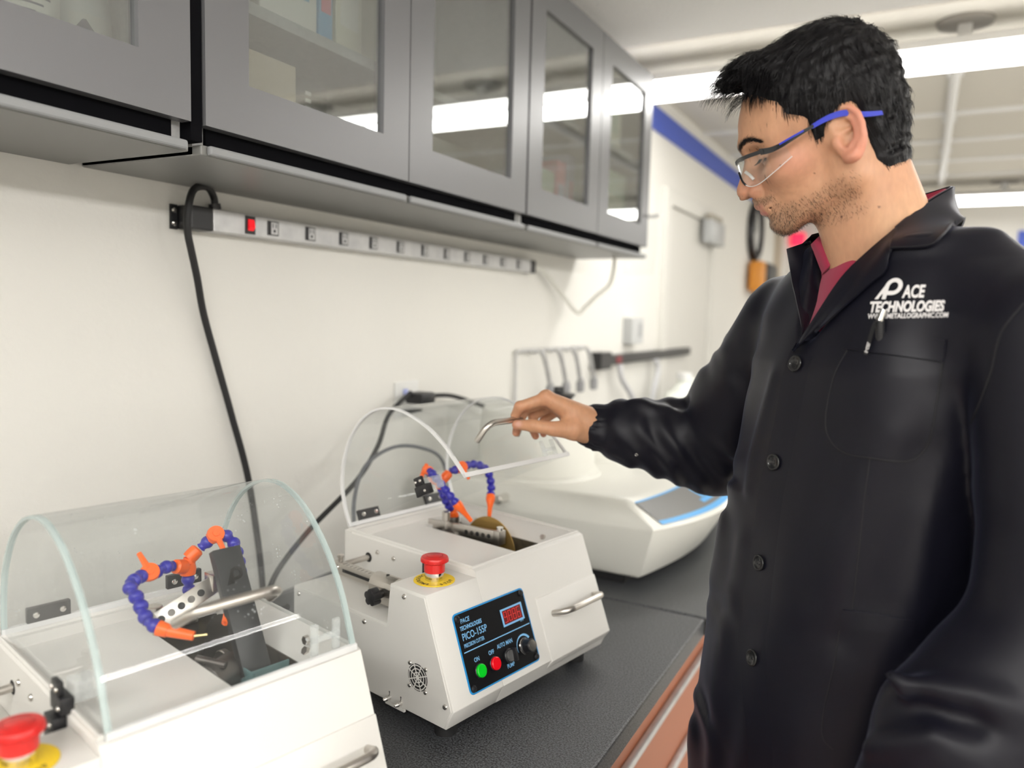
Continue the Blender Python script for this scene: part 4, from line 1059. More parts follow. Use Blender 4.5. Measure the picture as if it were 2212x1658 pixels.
# two bowls and the tall power head over the near one
for yy in (0.185, 0.50):
    MB().lathe([(0.165, 0.191), (0.162, 0.197), (0.150, 0.201), (0.146, 0.25), (0.143, 0.256), (0.136, 0.256), (0.132, 0.25), (0.132, 0.215), (0.0, 0.212)] if yy > 0.3 else
               [(0.166, 0.191), (0.163, 0.198), (0.150, 0.203), (0.147, 0.30), (0.143, 0.345), (0.138, 0.352), (0.05, 0.355), (0.0, 0.355)], 48, Matrix.Translation((0.295, yy, 0))).build('bowl', white2_m, t)
MB().lathe([(0.0, 0.3555), (0.035, 0.3555), (0.033, 0.372), (0.042, 0.384), (0.044, 0.388), (0.014, 0.392), (0.013, 0.405), (0.0, 0.406)], 24, Matrix.Translation((0.33, 0.235, 0))).build('top_knob', black_m, t)
# front label on the sloping deck: grey field, blue lower edge, blue marks
def lab(u, v, off=0.0012):      # u along the front, v 0 at the lower lip .. 1 at the upper edge
    y = 0.02+u*(Y1-0.04)
    s = y/Y1
    par = (1-(2*s-1)**2)
    xl, zl = 0.664+0.086*par, 0.140
    xu, zu = 0.60+0.045*par, 0.184
    return (xl+(xu-xl)*v+off*0.55, y, zl+(zu-zl)*v+off*0.83)
L_ = MB().grid([[lab(0.02+0.96*k/30, v) for k in range(31)] for v in (0.04, 0.5, 0.94)]).build('front_label', label_grey, t)
MB().grid([[lab(0.02+0.96*k/30, v, 0.0016) for k in range(31)] for v in (0.03, 0.17)]).build('blue_band', label_blue, L_)
MB().grid([[lab(0.02+0.96*k/30, v, 0.0016) for k in range(31)] for v in (0.90, 0.95)]).build('blue_edge', label_blue, L_)
bm = MB()
for a, c, v0, v1 in ((0.40, 0.46, 0.42, 0.75), (0.46, 0.50, 0.60, 0.78), (0.50, 0.60, 0.40, 0.70), (0.36, 0.62, 0.28, 0.40)):
    bm.grid([[lab(a+(c-a)*k/4, v, 0.0018) for k in range(5)] for v in (v0, v1)])
bm.build('blue_mark', label_blue, L_)
MB().box(0.12, 0.60, 0.02, Y1-0.02, 0.0, 0.0225).build('foot_skirt', rubber_m, t, 0)
# clear splash cover standing behind the bowl
MB().grid([[(0.12, 0.03+0.30*k/8, z) for k in range(9)] for z in (0.20, 0.36)]).build('splash_cover', hood_m, t)
MB().cyl((0.305, -0.035, 0.158), (0.305, 0.03, 0.158), 0.011, 20).cyl((0.305, -0.040, 0.158), (0.305, -0.035, 0.158), 0.009, 20).build('water_spout', chrome_m, t)
# ------------------------------------------------------------------ sculpting: signed distances turned into one smooth mesh
def _n(v): return np.linalg.norm(v, axis=-1)
def sd_ell(P, c, r, Rm=None):
    q = P - np.array(c)
    if Rm is not None: q = q @ Rm
    r = np.array(r)
    k0 = _n(q/r); k1 = _n(q/(r*r))
    return k0*(k0-1.0)/np.maximum(k1, 1e-9)
def sd_cap(P, a, b, ra, rb=None):
    a, b = np.array(a, float), np.array(b, float)
    rb = ra if rb is None else rb
    ba = b-a
    h = np.clip(((P-a)@ba)/(ba@ba), 0, 1)
    return _n(P-a-h[..., None]*ba) - (ra+(rb-ra)*h)
def seg_d(P, a, b):
    a, b = np.array(a, float), np.array(b, float)
    ba = b-a
    h = np.clip(((P-a)@ba)/(ba@ba), 0, 1)
    return _n(P-a-h[..., None]*ba)
def smin(a, b, k):
    h = np.maximum(k-np.abs(a-b), 0)/k
    return np.minimum(a, b) - h*h*k*0.25
def smax(a, b, k): return -smin(-a, -b, k)
def chain(P, pts, rs, k=0.0):
    d = None
    for a, b, ra, rb in zip(pts, pts[1:], rs, rs[1:]):
        e = sd_cap(P, a, b, ra, rb)
        d = e if d is None else (np.minimum(d, e) if k == 0 else smin(d, e, k))
    return d
def rot_axes(ax, ay=None):
    x = np.array(ax, float); x /= np.linalg.norm(x)
    y = np.array(ay if ay is not None else (0, 0, 1), float); y -= x*(x@y); y /= np.linalg.norm(y)
    return np.stack([x, y, np.cross(x, y)], 1)

def surface(f, lo, hi, h, B=6, margin=1.9):
    """naive surface nets; f is only evaluated near its zero set"""
    lo = np.array(lo, float)
    nb = np.ceil((np.array(hi)-lo)/(h*B)).astype(int)
    ax = [lo[i] + np.arange(nb[i]+1)*h*B for i in range(3)]
    G = np.stack(np.meshgrid(*ax, indexing='ij'), -1)
    fc = f(G.reshape(-1, 3)).reshape(G.shape[:3])
    a8 = np.stack([fc[i:i+nb[0], j:j+nb[1], k:k+nb[2]] for i in (0, 1) for j in (0, 1) for k in (0, 1)])
    act = (np.abs(a8).min(0) < B*h*margin) | ((a8.min(0) < 0) & (a8.max(0) > 0))
    vol = np.repeat(np.repeat(np.repeat(fc[:-1, :-1, :-1], B, 0), B, 1), B, 2).astype(np.float32)
    bi = np.argwhere(act)
    off = np.stack(np.meshgrid(*[np.arange(B)]*3, indexing='ij'), -1).reshape(-1, 3)
    for s in range(0, len(bi), 3000):
        idx = (bi[s:s+3000, None, :]*B + off[None]).reshape(-1, 3)
        vol[idx[:, 0], idx[:, 1], idx[:, 2]] = f(lo + idx*h)
    n = np.array(vol.shape)-1
    sg = vol < 0
    cnt = sum(sg[i:i+n[0], j:j+n[1], k:k+n[2]].astype(np.int8) for i in (0, 1) for j in (0, 1) for k in (0, 1))
    cells = np.argwhere((cnt > 0) & (cnt < 8))
    pos = np.zeros((len(cells), 3)); num = np.zeros(len(cells))
    C8 = [(i, j, k) for i in (0, 1) for j in (0, 1) for k in (0, 1)]
    val = {c: vol[cells[:, 0]+c[0], cells[:, 1]+c[1], cells[:, 2]+c[2]] for c in C8}
    for a in C8:
        for d in range(3):
            if a[d] == 0:
                b = list(a); b[d] = 1; b = tuple(b)
                va, vb = val[a], val[b]
                m = (va < 0) != (vb < 0)
                t = np.where(m, va/np.where(m, va-vb, 1), 0)
                p = np.array(a, float) + t[:, None]*(np.array(b)-np.array(a))
                pos += p*m[:, None]; num += m
    verts = lo + (cells + pos/num[:, None])*h
    idm = -np.ones(tuple(n), np.int32)
    idm[cells[:, 0], cells[:, 1], cells[:, 2]] = np.arange(len(cells))
    quads = []
    for d in range(3):
        u, v = (d+1) % 3, (d+2) % 3
        sl0 = [slice(1, -1)]*3; sl0[d] = slice(0, -1)
        sl1 = list(sl0); sl1[d] = slice(1, None)
        A, Bv = sg[tuple(sl0)], sg[tuple(sl1)]
        e = np.argwhere(A != Bv)
        o = np.array([1, 1, 1]); o[d] = 0
        e = e + o
        flip = sg[e[:, 0], e[:, 1], e[:, 2]]
        eu = np.zeros(3, int); eu[u] = 1
        ev = np.zeros(3, int); ev[v] = 1
        def get(q): return idm[np.minimum(q[:, 0], n[0]-1), np.minimum(q[:, 1], n[1]-1), np.minimum(q[:, 2], n[2]-1)]
        q = np.stack([get(e), get(e-eu), get(e-eu-ev), get(e-ev)], 1)
        q = np.where(flip[:, None], q, q[:, ::-1])
        quads.append(q[(q >= 0).all(1)])
    return verts, np.concatenate(quads)

def relax(V, Q, it=2, lam=0.5):
    """light smoothing so the marching grid does not show"""
    E = np.concatenate([Q[:, [0, 1]], Q[:, [1, 2]], Q[:, [2, 3]], Q[:, [3, 0]]])
    for _ in range(it):
        for l in (lam, -lam*0.98):
            S = np.zeros_like(V); c = np.zeros(len(V))
            np.add.at(S, E[:, 0], V[E[:, 1]]); np.add.at(c, E[:, 0], 1)
            np.add.at(S, E[:, 1], V[E[:, 0]]); np.add.at(c, E[:, 1], 1)
            V = V + l*(S/np.maximum(c, 1)[:, None] - V)
    return V

def np_mesh(name, V, Q):
    me = bpy.data.meshes.new(name)
    me.vertices.add(len(V)); me.vertices.foreach_set('co', np.asarray(V, np.float32).ravel())
    k = Q.shape[1]
    me.loops.add(Q.size); me.loops.foreach_set('vertex_index', Q.astype(np.int32).ravel())
    me.polygons.add(len(Q)); me.polygons.foreach_set('loop_start', (np.arange(len(Q))*k).astype(np.int32))
    me.update(calc_edges=True); me.validate()
    me.shade_smooth()
    return me

_rs = np.random.RandomState(5)
_wd = _rs.normal(size=(24, 3)); _wp = _rs.rand(24)*6.28
def wob(P, scale, k0=0, n=8):
    """cheap smooth noise, about -1..1"""
    s = 0
    for i in range(k0, k0+n): s = s + np.sin((P@_wd[i])*scale + _wp[i])
    return s/math.sqrt(n)/1.2
# ------------------------------------------------------------------ the man
PL = Vector((1.08, 1.06, 0.0))
person = thing('person', 'man in a black lab coat and safety glasses lifting the clear hood by its handle', 'person', PL)
def own(name, me, m, parent=person, smooth=0):
    """mesh given in room coordinates, parented to the man"""
    o = link(name, me, m, parent, 0)
    if parent is person: o.location = -PL
    return o

# head frame: x towards the face, y to his left, z to the crown
CAMP = np.array((1.15, 0, 1.492))
HC = np.array((1.0410, 1.0160, 1.7149))
_v = (HC-CAMP); _v /= np.linalg.norm(_v)
_r = np.cross(_v, (0.0300, 0.0, 0.9995)); _r /= np.linalg.norm(_r)
_u = np.cross(_r, _v)
hx = -0.934*_r - 0.358*_u; hz = -0.358*_r + 0.934*_u; hy = -_v
YAW = math.radians(7)
hx, hy = hx*math.cos(YAW) + hy*math.sin(YAW), -hx*math.sin(YAW) + hy*math.cos(YAW)
HR = np.stack([hx, hy, hz], 1)          # local -> room
HS = 0.938
def H2W(p): return HC + np.asarray(p) @ HR.T * HS
def W2H(p): return (np.asarray(p)-HC) @ HR / HS

PROF = np.array([  # mid-line of the face: height, depth
    (0.085, 0.0905), (0.0678, 0.100), (0.055, 0.1062), (0.0423, 0.1095), (0.034, 0.1125), (0.0275, 0.1140), (0.020, 0.1130), (0.0116, 0.1105), (0.003, 0.1145), (-0.0086, 0.1225),
    (-0.018, 0.1295), (-0.0245, 0.1328), (-0.0305, 0.1330), (-0.0355, 0.1300), (-0.0400, 0.1225), (-0.0430, 0.1165), (-0.0480, 0.1165), (-0.0515, 0.1185), (-0.0545, 0.1175), (-0.0582, 0.1120), (-0.0620, 0.1135),
    (-0.0650, 0.1125), (-0.0685, 0.1075), (-0.0728, 0.1030), (-0.0775, 0.1045), (-0.0830, 0.1068), (-0.0890, 0.1055), (-0.0935, 0.1000)])[::-1]

EAR_AX = rot_axes((-0.92, 0.33, 0.10), (-0.38, -0.15, 0.90))
def ear_pt(a, b, c=0.0):      # a back, b up, c outwards, about the ear's centre
    return np.array((-0.0050, 0.0785, -0.0050)) + EAR_AX @ (np.array((a, b, c))*0.96)

def f_head0(P):
    S = P.copy(); S[:, 1] = np.abs(S[:, 1])
    d = sd_ell(P, (-0.002, 0, 0.036), (0.083, 0.0755, 0.084))
    d = smin(d, sd_ell(P, (0.045, 0, 0.036), (0.062, 0.0555, 0.060)), 0.03)
    d = smin(d, sd_ell(P, (0.048, 0, -0.028), (0.056, 0.0555, 0.058)), 0.03)
    d = smin(d, sd_cap(S, (0.004, 0.053, -0.052), (0.083, 0.014, -0.082), 0.016, 0.0165), 0.022)
    d = smin(d, sd_ell(P, (0.088, 0, -0.082), (0.0185, 0.021, 0.0155)), 0.016)
    d = smin(d, sd_cap(S, (0.004, 0.055, -0.05), (0.000, 0.062, -0.01), 0.015, 0.014), 0.02)
    d = smin(d, sd_ell(S, (0.066, 0.042, -0.014), (0.026, 0.020, 0.017)), 0.022)         # cheekbone
    d = smin(d, sd_cap(S, (0.102, 0.008, 0.0250), (0.070, 0.044, 0.0240), 0.0105, 0.0080), 0.014)   # brow
    d = smax(d, -sd_ell(S, (0.1015, 0.033, 0.0060), (0.0175, 0.0180, 0.0130)), 0.012)      # socket
    d = smin(d, sd_ell(S, (0.0815, 0.0320, 0.0060), (0.0140, 0.0145, 0.0125)), 0.003)
    d = smax(d, -sd_cap(S, (0.0965, 0.022, 0.0030), (0.0880, 0.0445, 0.0040), 0.0011, 0.0011), 0.002)    # lidded eye
    # nose
    d = smin(d, sd_cap(P, (0.100, 0, 0.016), (0.1185, 0, -0.024), 0.0085, 0.0115), 0.014)
    d = smin(d, sd_ell(P, (0.1215, 0, -0.0285), (0.0120, 0.0115, 0.0095)), 0.008)
    d = smin(d, sd_ell(S, (0.1070, 0.0135, -0.0320), (0.0130, 0.0080, 0.0092)), 0.0035)
    d = smax(d, -sd_ell(S, (0.1150, 0.0085, -0.0415), (0.0075, 0.0048, 0.0050)), 0.002)
    # mouth
    d = smin(d, sd_ell(P, (0.094, 0, -0.0555), (0.020, 0.027, 0.018)), 0.012)
    d = smin(d, sd_cap(S, (0.1095, 0.002, -0.0545), (0.0995, 0.0220, -0.0580), 0.0058, 0.0030), 0.004)
    d = smin(d, sd_cap(S, (0.1060, 0.0, -0.0640), (0.0985, 0.0190, -0.0605), 0.0068, 0.0030), 0.004)
    d = smax(d, -sd_cap(S, (0.1150, 0.0, -0.0592), (0.0990, 0.0250, -0.0590), 0.0013, 0.0011), 0.003)
    d = smax(d, -sd_ell(S, (0.117, 0.0, -0.0735), (0.010, 0.016, 0.005)), 0.008)
    return d
_zz = np.linspace(-0.0935, 0.085, 90)
def _mid(z):
    xs = np.linspace(0.05, 0.16, 400)
    out = []
    for k in z:
        P = np.stack([xs, np.zeros_like(xs), np.full_like(xs, k)], 1)
        v = f_head0(P)
        w = np.where(v < 0)[0]
        out.append(xs[w[-1]] if len(w) else 0.05)
    return np.array(out)
_dz = np.interp(_zz, PROF[:, 0], PROF[:, 1]) - _mid(_zz)
_dz = np.convolve(np.pad(_dz, 2, 'edge'), np.ones(5)/5, 'valid')
def f_face(P):
    z = P[:, 2]
    dz = np.interp(z, _zz, _dz)*np.clip((0.100+z)/0.010, 0, 1)*np.clip((0.10-z)/0.02, 0, 1)
    sig = np.interp(z, (-0.09, -0.07, -0.05, -0.042, -0.03, 0.0, 0.02, 0.05), (0.022, 0.022, 0.020, 0.014, 0.011, 0.010, 0.024, 0.045))
    w = np.exp(-(P[:, 1]/sig)**2)*np.clip((P[:, 0]-0.03)/0.04, 0, 1)
    Q = P.copy(); Q[:, 0] -= dz*w
    return f_head0(Q)
NB = W2H(np.array((1.118, 1.045, 1.545)))     # base of the neck
def f_neck(P):
    d = f_face(P)
    # neck, with the muscle running from behind the ear
    d = smin(d, sd_cap(P, (-0.020, 0, -0.035), tuple(NB + np.array((0.0, 0, 0))), 0.0520, 0.066), 0.024)
    d = smin(d, sd_cap(P, (0.015, 0, -0.085), tuple(NB + np.array((0.035, 0, 0.0))), 0.028, 0.040), 0.03)
    return d
def f_head(P):
    d = f_neck(P)
    S = P.copy(); S[:, 1] = np.abs(S[:, 1])
    # ears: shell, hollow, rim, inner fold, lobe, tragus
    e = None
    c0 = ear_pt(0, 0)
    q = (S - c0) @ EAR_AX
    sh = _n(q/np.array((0.0205, 0.0330, 0.0075)))
    e = (sh-1)*0.0075
    e = smax(e, -((_n((q-np.array((0.001, 0.003, 0.0075)))/np.array((0.0140, 0.0240, 0.0120)))-1)*0.0105), 0.002)
    rim = []
    for a in np.radians(np.linspace(-35, 205, 16)):
        rim.append(ear_pt(0.0180*math.sin(a+0.55), 0.0305*math.cos(a+0.55-0.12), 0.0050))
    e = smin(e, chain(S, [ear_pt(-0.010, 0.004, 0.001), ear_pt(-0.0165, 0.012, 0.003), ear_pt(-0.0155, 0.022, 0.005), ear_pt(-0.008, 0.0305, 0.0055), ear_pt(0.003, 0.0325, 0.0055), ear_pt(0.0125, 0.0275, 0.006), ear_pt(0.0185, 0.016, 0.006), ear_pt(0.0195, 0.002, 0.006), ear_pt(0.0160, -0.012, 0.005), ear_pt(0.0080, -0.022, 0.0040), ear_pt(0.0, -0.029, 0.002)],
                  [0.0030, 0.0034, 0.0036, 0.0038, 0.0040, 0.0040, 0.0040, 0.0038, 0.0036, 0.0038, 0.0045]), 0.003)
    e = smin(e, chain(S, [ear_pt(0.004, 0.022, 0.002), ear_pt(0.0105, 0.012, 0.0035), ear_pt(0.0115, 0.0, 0.004), ear_pt(0.0075, -0.011, 0.0035), ear_pt(0.0, -0.016, 0.003)], [0.0028, 0.0034, 0.0036, 0.0032, 0.0032]), 0.005)
    e = smin(e, sd_cap(S, ear_pt(-0.010, 0.004, 0.0), ear_pt(0.004, 0.0045, -0.001), 0.0024, 0.0018), 0.003)
    e = smin(e, sd_ell(S, ear_pt(-0.0140, -0.0055, 0.0035), (0.0055, 0.0032, 0.0065)), 0.004)
    e = smin(e, sd_ell(S, ear_pt(-0.004, -0.0295, 0.001), (0.0085, 0.0050, 0.0085), EAR_AX), 0.006)
    d = smin(d, e, 0.006)
    return d

V, Q = surface(f_head, (-0.13, -0.105, -0.27), (0.145, 0.105, 0.135), 0.0016)
V = relax(V, Q, 1, 0.4)
head_local = V.copy()
head_Q = Q

def sstep(a, b, x):
    t = np.clip((x-a)/(b-a), 0, 1)
    return t*t*(3-2*t)
def skin_tint(L):
    """colour the skin itself has: warmer ears, nose and cheeks, red lips, shaved-beard shadow; also painted neck light and nostril shade"""
    x, y, z = L[:, 0], np.abs(L[:, 1]), L[:, 2]
    base = np.array((0.53, 0.285, 0.168))
    col = np.tile(base, (len(L), 1))
    def mix(c, w): 
        nonlocal col
        col = col*(1-w[:, None]) + np.array(c)*w[:, None]
    mix((0.55, 0.25, 0.165), 0.8*np.exp(-((x-0.06)/0.03)**2-((z+0.012)/0.022)**2))
    mix((0.52, 0.235, 0.150), 0.8*np.exp(-((x-0.118)/0.02)**2-((z+0.028)/0.018)**2))
    ear = sstep(0.076, 0.086, y)*np.exp(-((x+0.012)/0.035)**2)
    mix((0.60, 0.235, 0.165), 0.75*ear)
    mix((0.62, 0.36, 0.20), 0.7*sstep(-0.07, -0.13, z)*sstep(0.02, -0.02, x))  # paler tone paints the lit neck into the skin colour
    b = beard_w(L)
    mix((0.26, 0.155, 0.095), 0.68*b)
    lip = np.exp(-((z+0.0545)/0.0042)**2)*(y < 0.022)*(x > 0.094)*0.45 + np.exp(-((z+0.0635)/0.0042)**2)*(y < 0.0205)*(x > 0.0945)*0.85
    mix((0.50, 0.155, 0.135), np.clip(lip*sstep(0.0245, 0.017, y), 0, 1))
    nostril_shade = np.exp(-(((x-0.1150)/0.0065)**2+((y-0.0085)/0.0045)**2+((z+0.0395)/0.0035)**2))
    mix((0.09, 0.03, 0.02), np.clip(nostril_shade*1.3, 0, 1))  # dark tone paints the shade inside the nostrils
    # moles
    for p, r in (((0.0240, 0.055, -0.098), 0.0016), ((-0.016, 0.06, -0.10), 0.0012), ((0.075, 0.05, -0.012), 0.001), ((0.04, 0.062, -0.035), 0.0008)):
        dd = np.linalg.norm(L-np.array(p), axis=1)
        k = np.argmin(np.abs(x-p[0])+np.abs(z-p[2])+(L[:, 1] < 0))
        dd = np.linalg.norm(L-L[k], axis=1)
        mix((0.12, 0.05, 0.035), np.clip(1.4-dd/r, 0, 1))
    return col
def beard_w(L):
    x, y, z = L[:, 0], np.abs(L[:, 1]), L[:, 2]
    # jaw band: below a line from the sideburn to the mouth corner
    line = np.interp(x, (-0.01, 0.02, 0.05, 0.08, 0.095, 0.11), (-0.045, -0.052, -0.060, -0.064, -0.066, -0.0705))
    jaw = sstep(0.012, -0.008, z-line)*sstep(-0.014, 0.008, x)*sstep(-0.112, -0.096, z)
    front = sstep(0.07, 0.088, x)
    jaw = jaw*(0.32+0.18*sstep(0.03, 0.06, x)+0.5*front)
    st = 1.25*np.exp(-((z+0.0475)/0.0050)**2)*sstep(0.088, 0.096, x)*sstep(0.036, 0.024, y)
    st2 = np.exp(-((x-0.092)/0.008)**2-((z+0.062)/0.010)**2)*0.6*(y > 0.015)
    lipcut = 1-np.exp(-((z+0.0605)/0.0055)**2)*sstep(0.024, 0.018, y)*(x > 0.09)
    return np.clip((np.maximum(jaw, np.maximum(st, st2)))*lipcut, 0, 1)

# right hand (room coordinates): joints, palm, five fingers closing on the handle
WRIST = np.array( [(0.6723, 1.1881, 1.311), (0.6656, 1.177, 1.3248), (0.6662, 1.1779, 1.2977), (0.6607, 1.1899, 1.3105)] )
INDEX = np.array( [(0.6103, 1.1451, 1.3534), (0.5728, 1.1238, 1.3386), (0.5629, 1.1271, 1.3228), (0.5584, 1.1382, 1.3103)] )
MIDDLE = np.array( [(0.6068, 1.1654, 1.3483), (0.5675, 1.1566, 1.3319), (0.557, 1.151, 1.3087), (0.5566, 1.1444, 1.2913)] )
RING = np.array( [(0.6051, 1.1864, 1.34), (0.5701, 1.1804, 1.3178), (0.5724, 1.1737, 1.2963), (0.5811, 1.1691, 1.285)] )
PINKY = np.array( [(0.6061, 1.2039, 1.3288), (0.5806, 1.1996, 1.3078), (0.5817, 1.1909, 1.2943), (0.5877, 1.1864, 1.2866)] )
THUMB = np.array( [(0.6557, 1.1594, 1.3043), (0.631, 1.1329, 1.306), (0.5992, 1.1188, 1.31), (0.5717, 1.1162, 1.3094)] )
NAIL = np.array( [(0.5786, 1.1126, 1.3112)] )
def f_hand(P):
    d = chain(P, INDEX, (0.0105, 0.0090, 0.0078, 0.0066))
    for F, r in ((MIDDLE, (0.0108, 0.0092, 0.0080, 0.0068)), (RING, (0.0104, 0.0086, 0.0075, 0.0064)), (PINKY, (0.0095, 0.0074, 0.0065, 0.0056))):
        d = smin(d, chain(P, F, r), 0.0015)
    # palm: blades from the wrist to each knuckle
    p = sd_cap(P, WRIST[1], INDEX[0], 0.0175, 0.0125)
    p = smin(p, sd_cap(P, WRIST[0], MIDDLE[0], 0.0210, 0.0125), 0.014)
    p = smin(p, sd_cap(P, WRIST[3], RING[0], 0.0190, 0.0118), 0.014)
    p = smin(p, sd_cap(P, WRIST[3], PINKY[0], 0.0170, 0.0108), 0.014)
    p = smin(p, chain(P, [WRIST[2], THUMB[0], THUMB[1]], (0.0165, 0.0175, 0.0120), 0.006), 0.016)
    d = smin(d, p, 0.006)
    d = smin(d, chain(P, THUMB[1:], (0.0112, 0.0102, 0.0078)), 0.004)
    # knuckle swellings and creases
    for F in (INDEX, MIDDLE, RING):
        d = smin(d, _n(P-F[0]-np.array((0, 0, 0.004)))-0.0098, 0.006)
        d = smin(d, _n(P-F[1])-0.0093, 0.003)
    d = smin(d, _n(P-THUMB[2])-0.0106, 0.003)
    # forearm into the cuff
    d = smin(d, sd_cap(P, WRIST[0], (0.735, 1.222, 1.300), 0.0245, 0.033), 0.012)
    return d
Vh, Qh = surface(f_hand, (0.52, 1.09, 1.245), (0.76, 1.26, 1.385), 0.0013)
Vh = relax(Vh, Qh, 1, 0.4)
ch = np.tile(np.array((0.53, 0.275, 0.155)), (len(Vh), 1))
for F in (INDEX, MIDDLE, RING, PINKY, THUMB):
    for k, s, w in ((3, 0.011, 0.55), (1, 0.009, 0.35), (0, 0.012, 0.25)):
        ww = w*np.exp(-(_n(Vh-F[min(k, len(F)-1)])/s)**2)[:, None]
        ch = ch*(1-ww) + np.array((0.60, 0.235, 0.165))*ww
nailw = np.exp(-(_n((Vh-NAIL[0])/np.array((0.0075, 0.006, 0.0055))))**4)[:, None]*0.8
ch = ch*(1-nailw) + np.array((0.66, 0.40, 0.34))*nailw

# the rest of the body under the clothes, coarse: trunk, arms, legs, left hand
TC = [(1.56, 1.108, 1.045, 0.080, 0.060), (1.50, 1.108, 1.062, 0.150, 0.060), (1.42, 1.103, 1.064, 0.168, 0.078), (1.30, 1.088, 1.050, 0.172, 0.108), (1.17, 1.072, 1.052, 0.165, 0.108), (1.00, 1.066, 1.052, 0.172, 0.115), (0.88, 1.066, 1.052, 0.176, 0.120), (0.70, 1.066, 1.052, 0.176, 0.120)]
PHI = math.radians(38)
TF = np.array((-math.cos(PHI), -math.sin(PHI))); TL = np.array((math.sin(PHI), -math.cos(PHI)))
def trunk(P, grow=0.0, p=2.3, sec=TC):
    zz = np.array([s[0] for s in sec])[::-1]
    cols = [np.array([s[i] for s in sec])[::-1] for i in (1, 2, 3, 4)]
    cx, cy, a, b = [np.interp(P[:, 2], zz, c) for c in cols]
    dx, dy = P[:, 0]-cx, P[:, 1]-cy
    x = np.abs(dx*TL[0]+dy*TL[1]); y = np.abs(dx*TF[0]+dy*TF[1])
    a = a+grow; b = b+grow
    k = ((x/a)**p + (y/b)**p)**(1/p)
    return (k-1)*np.minimum(a, b)*0.9
SH_R = np.array((0.985, 1.180, 1.480)); EL_R = np.array((0.866, 1.2816, 1.2799))
SH_L = np.array((1.260, 0.905, 1.484)); EL_L = np.array((1.280, 0.872, 1.20)); WR_L = np.array((1.155, 0.795, 1.005))
def f_body(P):
    d = smax(trunk(P), np.maximum(P[:, 2]-1.56, 0.80-P[:, 2]), 0.03)
    d = smin(d, sd_cap(P, (1.110, 1.050, 1.525), SH_R, 0.04, 0.05), 0.03)
    d = smin(d, sd_cap(P, (1.110, 1.050, 1.525), SH_L, 0.04, 0.05), 0.03)
    d = smin(d, sd_cap(P, (1.112, 1.048, 1.52), (1.114, 1.044, 1.57), 0.055, 0.055), 0.03)
    d = smin(d, chain(P, [SH_R, EL_R, (0.70, 1.208, 1.303)], (0.050, 0.040, 0.030), 0.02), 0.03)
    d = smin(d, chain(P, [SH_L, EL_L, WR_L], (0.050, 0.040, 0.028), 0.02), 0.03)
    d = smin(d, sd_ell(P, WR_L+np.array((-0.03, -0.02, -0.06)), (0.030, 0.030, 0.055)), 0.02)
    for s in (-1, 1):
        hip = np.array((1.066, 1.052, 0.86)) ; off = np.array((*(TL*0.085*s), 0))
        fwd = np.array((*(TF*0.02), 0))
        d = smin(d, chain(P, [hip+off, np.array((1.066, 1.052, 0.48))+off+fwd, np.array((1.066, 1.052, 0.07))+off], (0.085, 0.058, 0.040), 0.03), 0.04)
        d = smin(d, sd_cap(P, np.array((1.066, 1.052, 0.045))+off, np.array((1.066, 1.052, 0.04))+off+np.array((*(TF*0.15), 0)), 0.036, 0.026), 0.03)
    return d
Vb, Qb = surface(f_body, (0.68, 0.62, -0.02), (1.42, 1.42, 1.66), 0.012, 4, 2.2)
Vall = np.concatenate([H2W(head_local), Vh, Vb]) - np.array(PL)
Qall = np.concatenate([head_Q, Qh+len(V), Qb+len(V)+len(Vh)])
me = np_mesh('body', Vall, Qall)
cb = np.tile(np.array((0.53, 0.285, 0.168)), (len(Vb), 1))
at_ = me.color_attributes.new('tint', 'FLOAT_COLOR', 'POINT')
colr = np.concatenate([skin_tint(head_local), ch, cb])
at_.data.foreach_set('color', np.concatenate([colr, np.ones((len(colr), 1))], 1).astype(np.float32).ravel())
skin_m = mat('skin', (0.56, 0.315, 0.195), 0.46, spec=0.4, sss=(0.12, (1.0, 0.35, 0.2), 0.006), bump=(900, 0.12, 3, 0.0006))
nt = skin_m.node_tree
an = nt.nodes.new('ShaderNodeAttribute'); an.attribute_name = 'tint'
nz = nt.nodes.new('ShaderNodeTexNoise'); nz.inputs['Scale'].default_value = 130; nz.inputs['Detail'].default_value = 5
mr = nt.nodes.new('ShaderNodeMapRange'); mr.inputs['To Min'].default_value = 0.84; mr.inputs['To Max'].default_value = 1.14
vm = nt.nodes.new('ShaderNodeVectorMath'); vm.operation = 'SCALE'
nt.links.new(nz.outputs['Fac'], mr.inputs['Value']); nt.links.new(an.outputs['Color'], vm.inputs[0]); nt.links.new(mr.outputs[0], vm.inputs['Scale'])
nt.links.new(vm.outputs[0], nt.nodes['Principled BSDF'].inputs['Base Color'])
body = link('body', me, skin_m, person, 0)
HEADBVH = BVHTree.FromPolygons([tuple(p) for p in head_local], head_Q.tolist())
# ------------------------------------------------------------------ hair, brows, stubble, lashes
HAIRLINE = np.array([(0.13, 0.17), (0.13, 0.088), (0.080, 0.083), (0.060, 0.066), (0.052, 0.044), (0.036, 0.034), (0.0315, 0.029), (0.0300, 0.001), (0.0190, 0.001), (0.0140, 0.011), (0.007, 0.015), (-0.005, 0.026), (-0.017, 0.027), (-0.026, 0.016), (-0.0300, -0.046), (-0.040, -0.060), (-0.13, -0.064), (-0.13, 0.17)])
def sd_poly(x, z, poly):
    d = np.full(x.shape, 1e9); s = np.ones(x.shape)
    n = len(poly)
    for i in range(n):
        a, b = poly[i], poly[i-1]
        ex, ez = b[0]-a[0], b[1]-a[1]
        wx, wz = x-a[0], z-a[1]
        t = np.clip((wx*ex+wz*ez)/(ex*ex+ez*ez), 0, 1)
        d = np.minimum(d, (wx-ex*t)**2+(wz-ez*t)**2)
        c1 = z >= a[1]; c2 = z < b[1]; c3 = ex*wz > ez*wx
        s = np.where((c1 & c2 & c3) | (~c1 & ~c2 & ~c3), -s, s)
    return s*np.sqrt(d)
